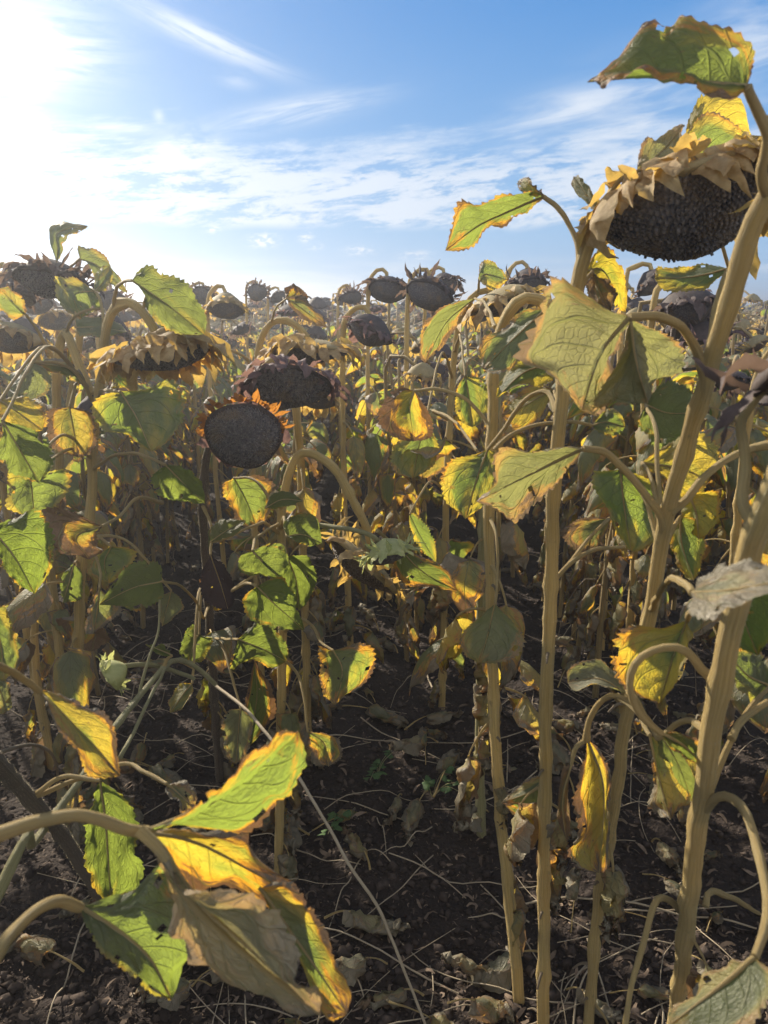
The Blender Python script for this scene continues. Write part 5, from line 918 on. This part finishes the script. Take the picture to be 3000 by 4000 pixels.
crumbs(42000, 'soil_crumbs', 'clod', 'loose crumbs of dark soil', .002, .022, 'clod'); crumbs(22000, 'leaf_litter', 'litter', 'shreds of dead leaves scattered on the soil', .008, .05, 'shred')

# long straw fallen across the path and small weeds
m = Mesh(); pts = [P(3, 930, 750, 1.72), P(3, 1060, 850, 1.60), P(3, 1160, 970, 1.50), P(5, 1290, 370, 1.42), P(5, 1500, 730, 1.36), P(5, 1659, 990, 1.34), P(6, 180, 1450, 1.30)]; e = pts[-1]; pts.append(np.array([e[0]+.02, e[1]-.03, GZ(e[0], e[1])]))
tube(m, [p-pts[-1] for p in pts], .0042, .003, n=40, sides=8); o = m.build('fallen_stalk', [M['stalk']]); o.location = pts[-1]; tag(o, 'long pale straight straw slanting across the path to the bottom edge', 'stalk')
for k, (a_, b_, r, lab) in enumerate([((12, 410, 415, 0), (12, 880, 318, 0), .005, 'straight dry stick lying across the path'), ((6, 590, 900, 0), (6, 1650, 1005, 0), .003, 'long pale stick lying between the right hand stalks'), ((12, 1050, 350, 0), (12, 1270, 900, 0), .005, 'dry stick leaning down beside the path')]):
    def gp(q):
        ox, oy, s = CROPS[q[0]]; rr = ray(ox+q[1]*s, oy+q[2]*s); d = CAM_H/-rr[2]; return np.array([rr[0]*d, rr[1]*d, 0])
    g0, g1 = gp(a_), gp(b_); pts = [np.array([*(g0*(1-t)+g1*t)[:2], 0]) for t in np.linspace(0, 1, 7)]; pts = [np.array([p[0], p[1], GZ(p[0], p[1])+.012+.01*(i % 2)]) for i, p in enumerate(pts)]
    m = Mesh(); tube(m, [p-pts[0] for p in pts], r, r*.8, n=30, sides=8); o = m.build('fallen_stalk', [M['stalk']]); o.location = pts[0]; tag(o, lab, 'stalk')
def weed(cpx, lab, n, size, seed):
    ox, oy, s = CROPS[12]; rr = ray(ox+cpx[0]*s, oy+cpx[1]*s); d = CAM_H/-rr[2]; x, y = rr[0]*d, rr[1]*d; rs = random.Random(seed); t = thing('weed', lab, 'weed', on_ground(x, y, 0)); 
    for q in range(n):
        a = rs.uniform(0, 6.28); L = size*rs.uniform(.6, 1.2); pts = [np.zeros(3), np.array([math.cos(a)*L*.4, math.sin(a)*L*.4, L*.5]), np.array([math.cos(a)*L, math.sin(a)*L, L*rs.uniform(.3, .8)])]
        m = Mesh(); c = tube(m, pts, .0016, .001, n=10, sides=5); st = m.build('stem', [M['stem_green']], t)
        for e in (4, 6, 8, 9):
            _, V, F, UV = generic_leaf(L=.022*rs.uniform(.7, 1.6), W=.02*rs.uniform(.7, 1.4), pet=.008, e0=.6, e1=.2, e2=-.6, curl=.4, seed=q*7+e, nu=8, nv=5); A_ = rs.uniform(0, 6.28); R = np.array([[math.cos(A_), -math.sin(A_), 0], [math.sin(A_), math.cos(A_), 0], [0, 0, 1]])
            Mesh().add(V@R.T+c[e], F, 0, UV).build('leaf', [M['weed']], t)
weed((870, 1560), 'small green weed sprawling on the bare soil of the path', 5, .07, 1)
weed((1270, 1640), 'yellowing weed shoot lying near the right hand stalks', 4, .09, 2)
weed((560, 1900), 'tiny weed beside the left row near the bottom', 3, .05, 3)

# haze volume added over the field, standing in for the lens veil
v = np.array([(x, y, z) for x in (-1000, 1000) for y in (-50, 2200) for z in (-3, 3.2)], float); f = np.array([[0, 1, 3, 2], [4, 6, 7, 5], [0, 4, 5, 1], [2, 3, 7, 6], [0, 2, 6, 4], [1, 5, 7, 3]])
hm, b = new_mat('air'); pv = b.n('ShaderNodeVolumePrincipled'); pv.inputs['Density'].default_value = .015; pv.inputs['Color'].default_value = (.93, .95, 1, 1); pv.inputs['Anisotropy'].default_value = .80
b.put(b.n('ShaderNodeOutputMaterial').inputs['Volume'], pv.outputs[0]); o = Mesh().add(v, f).build('haze', [hm], smooth=False); tag(o, 'added thin haze veiling the field', None, kind='stuff')
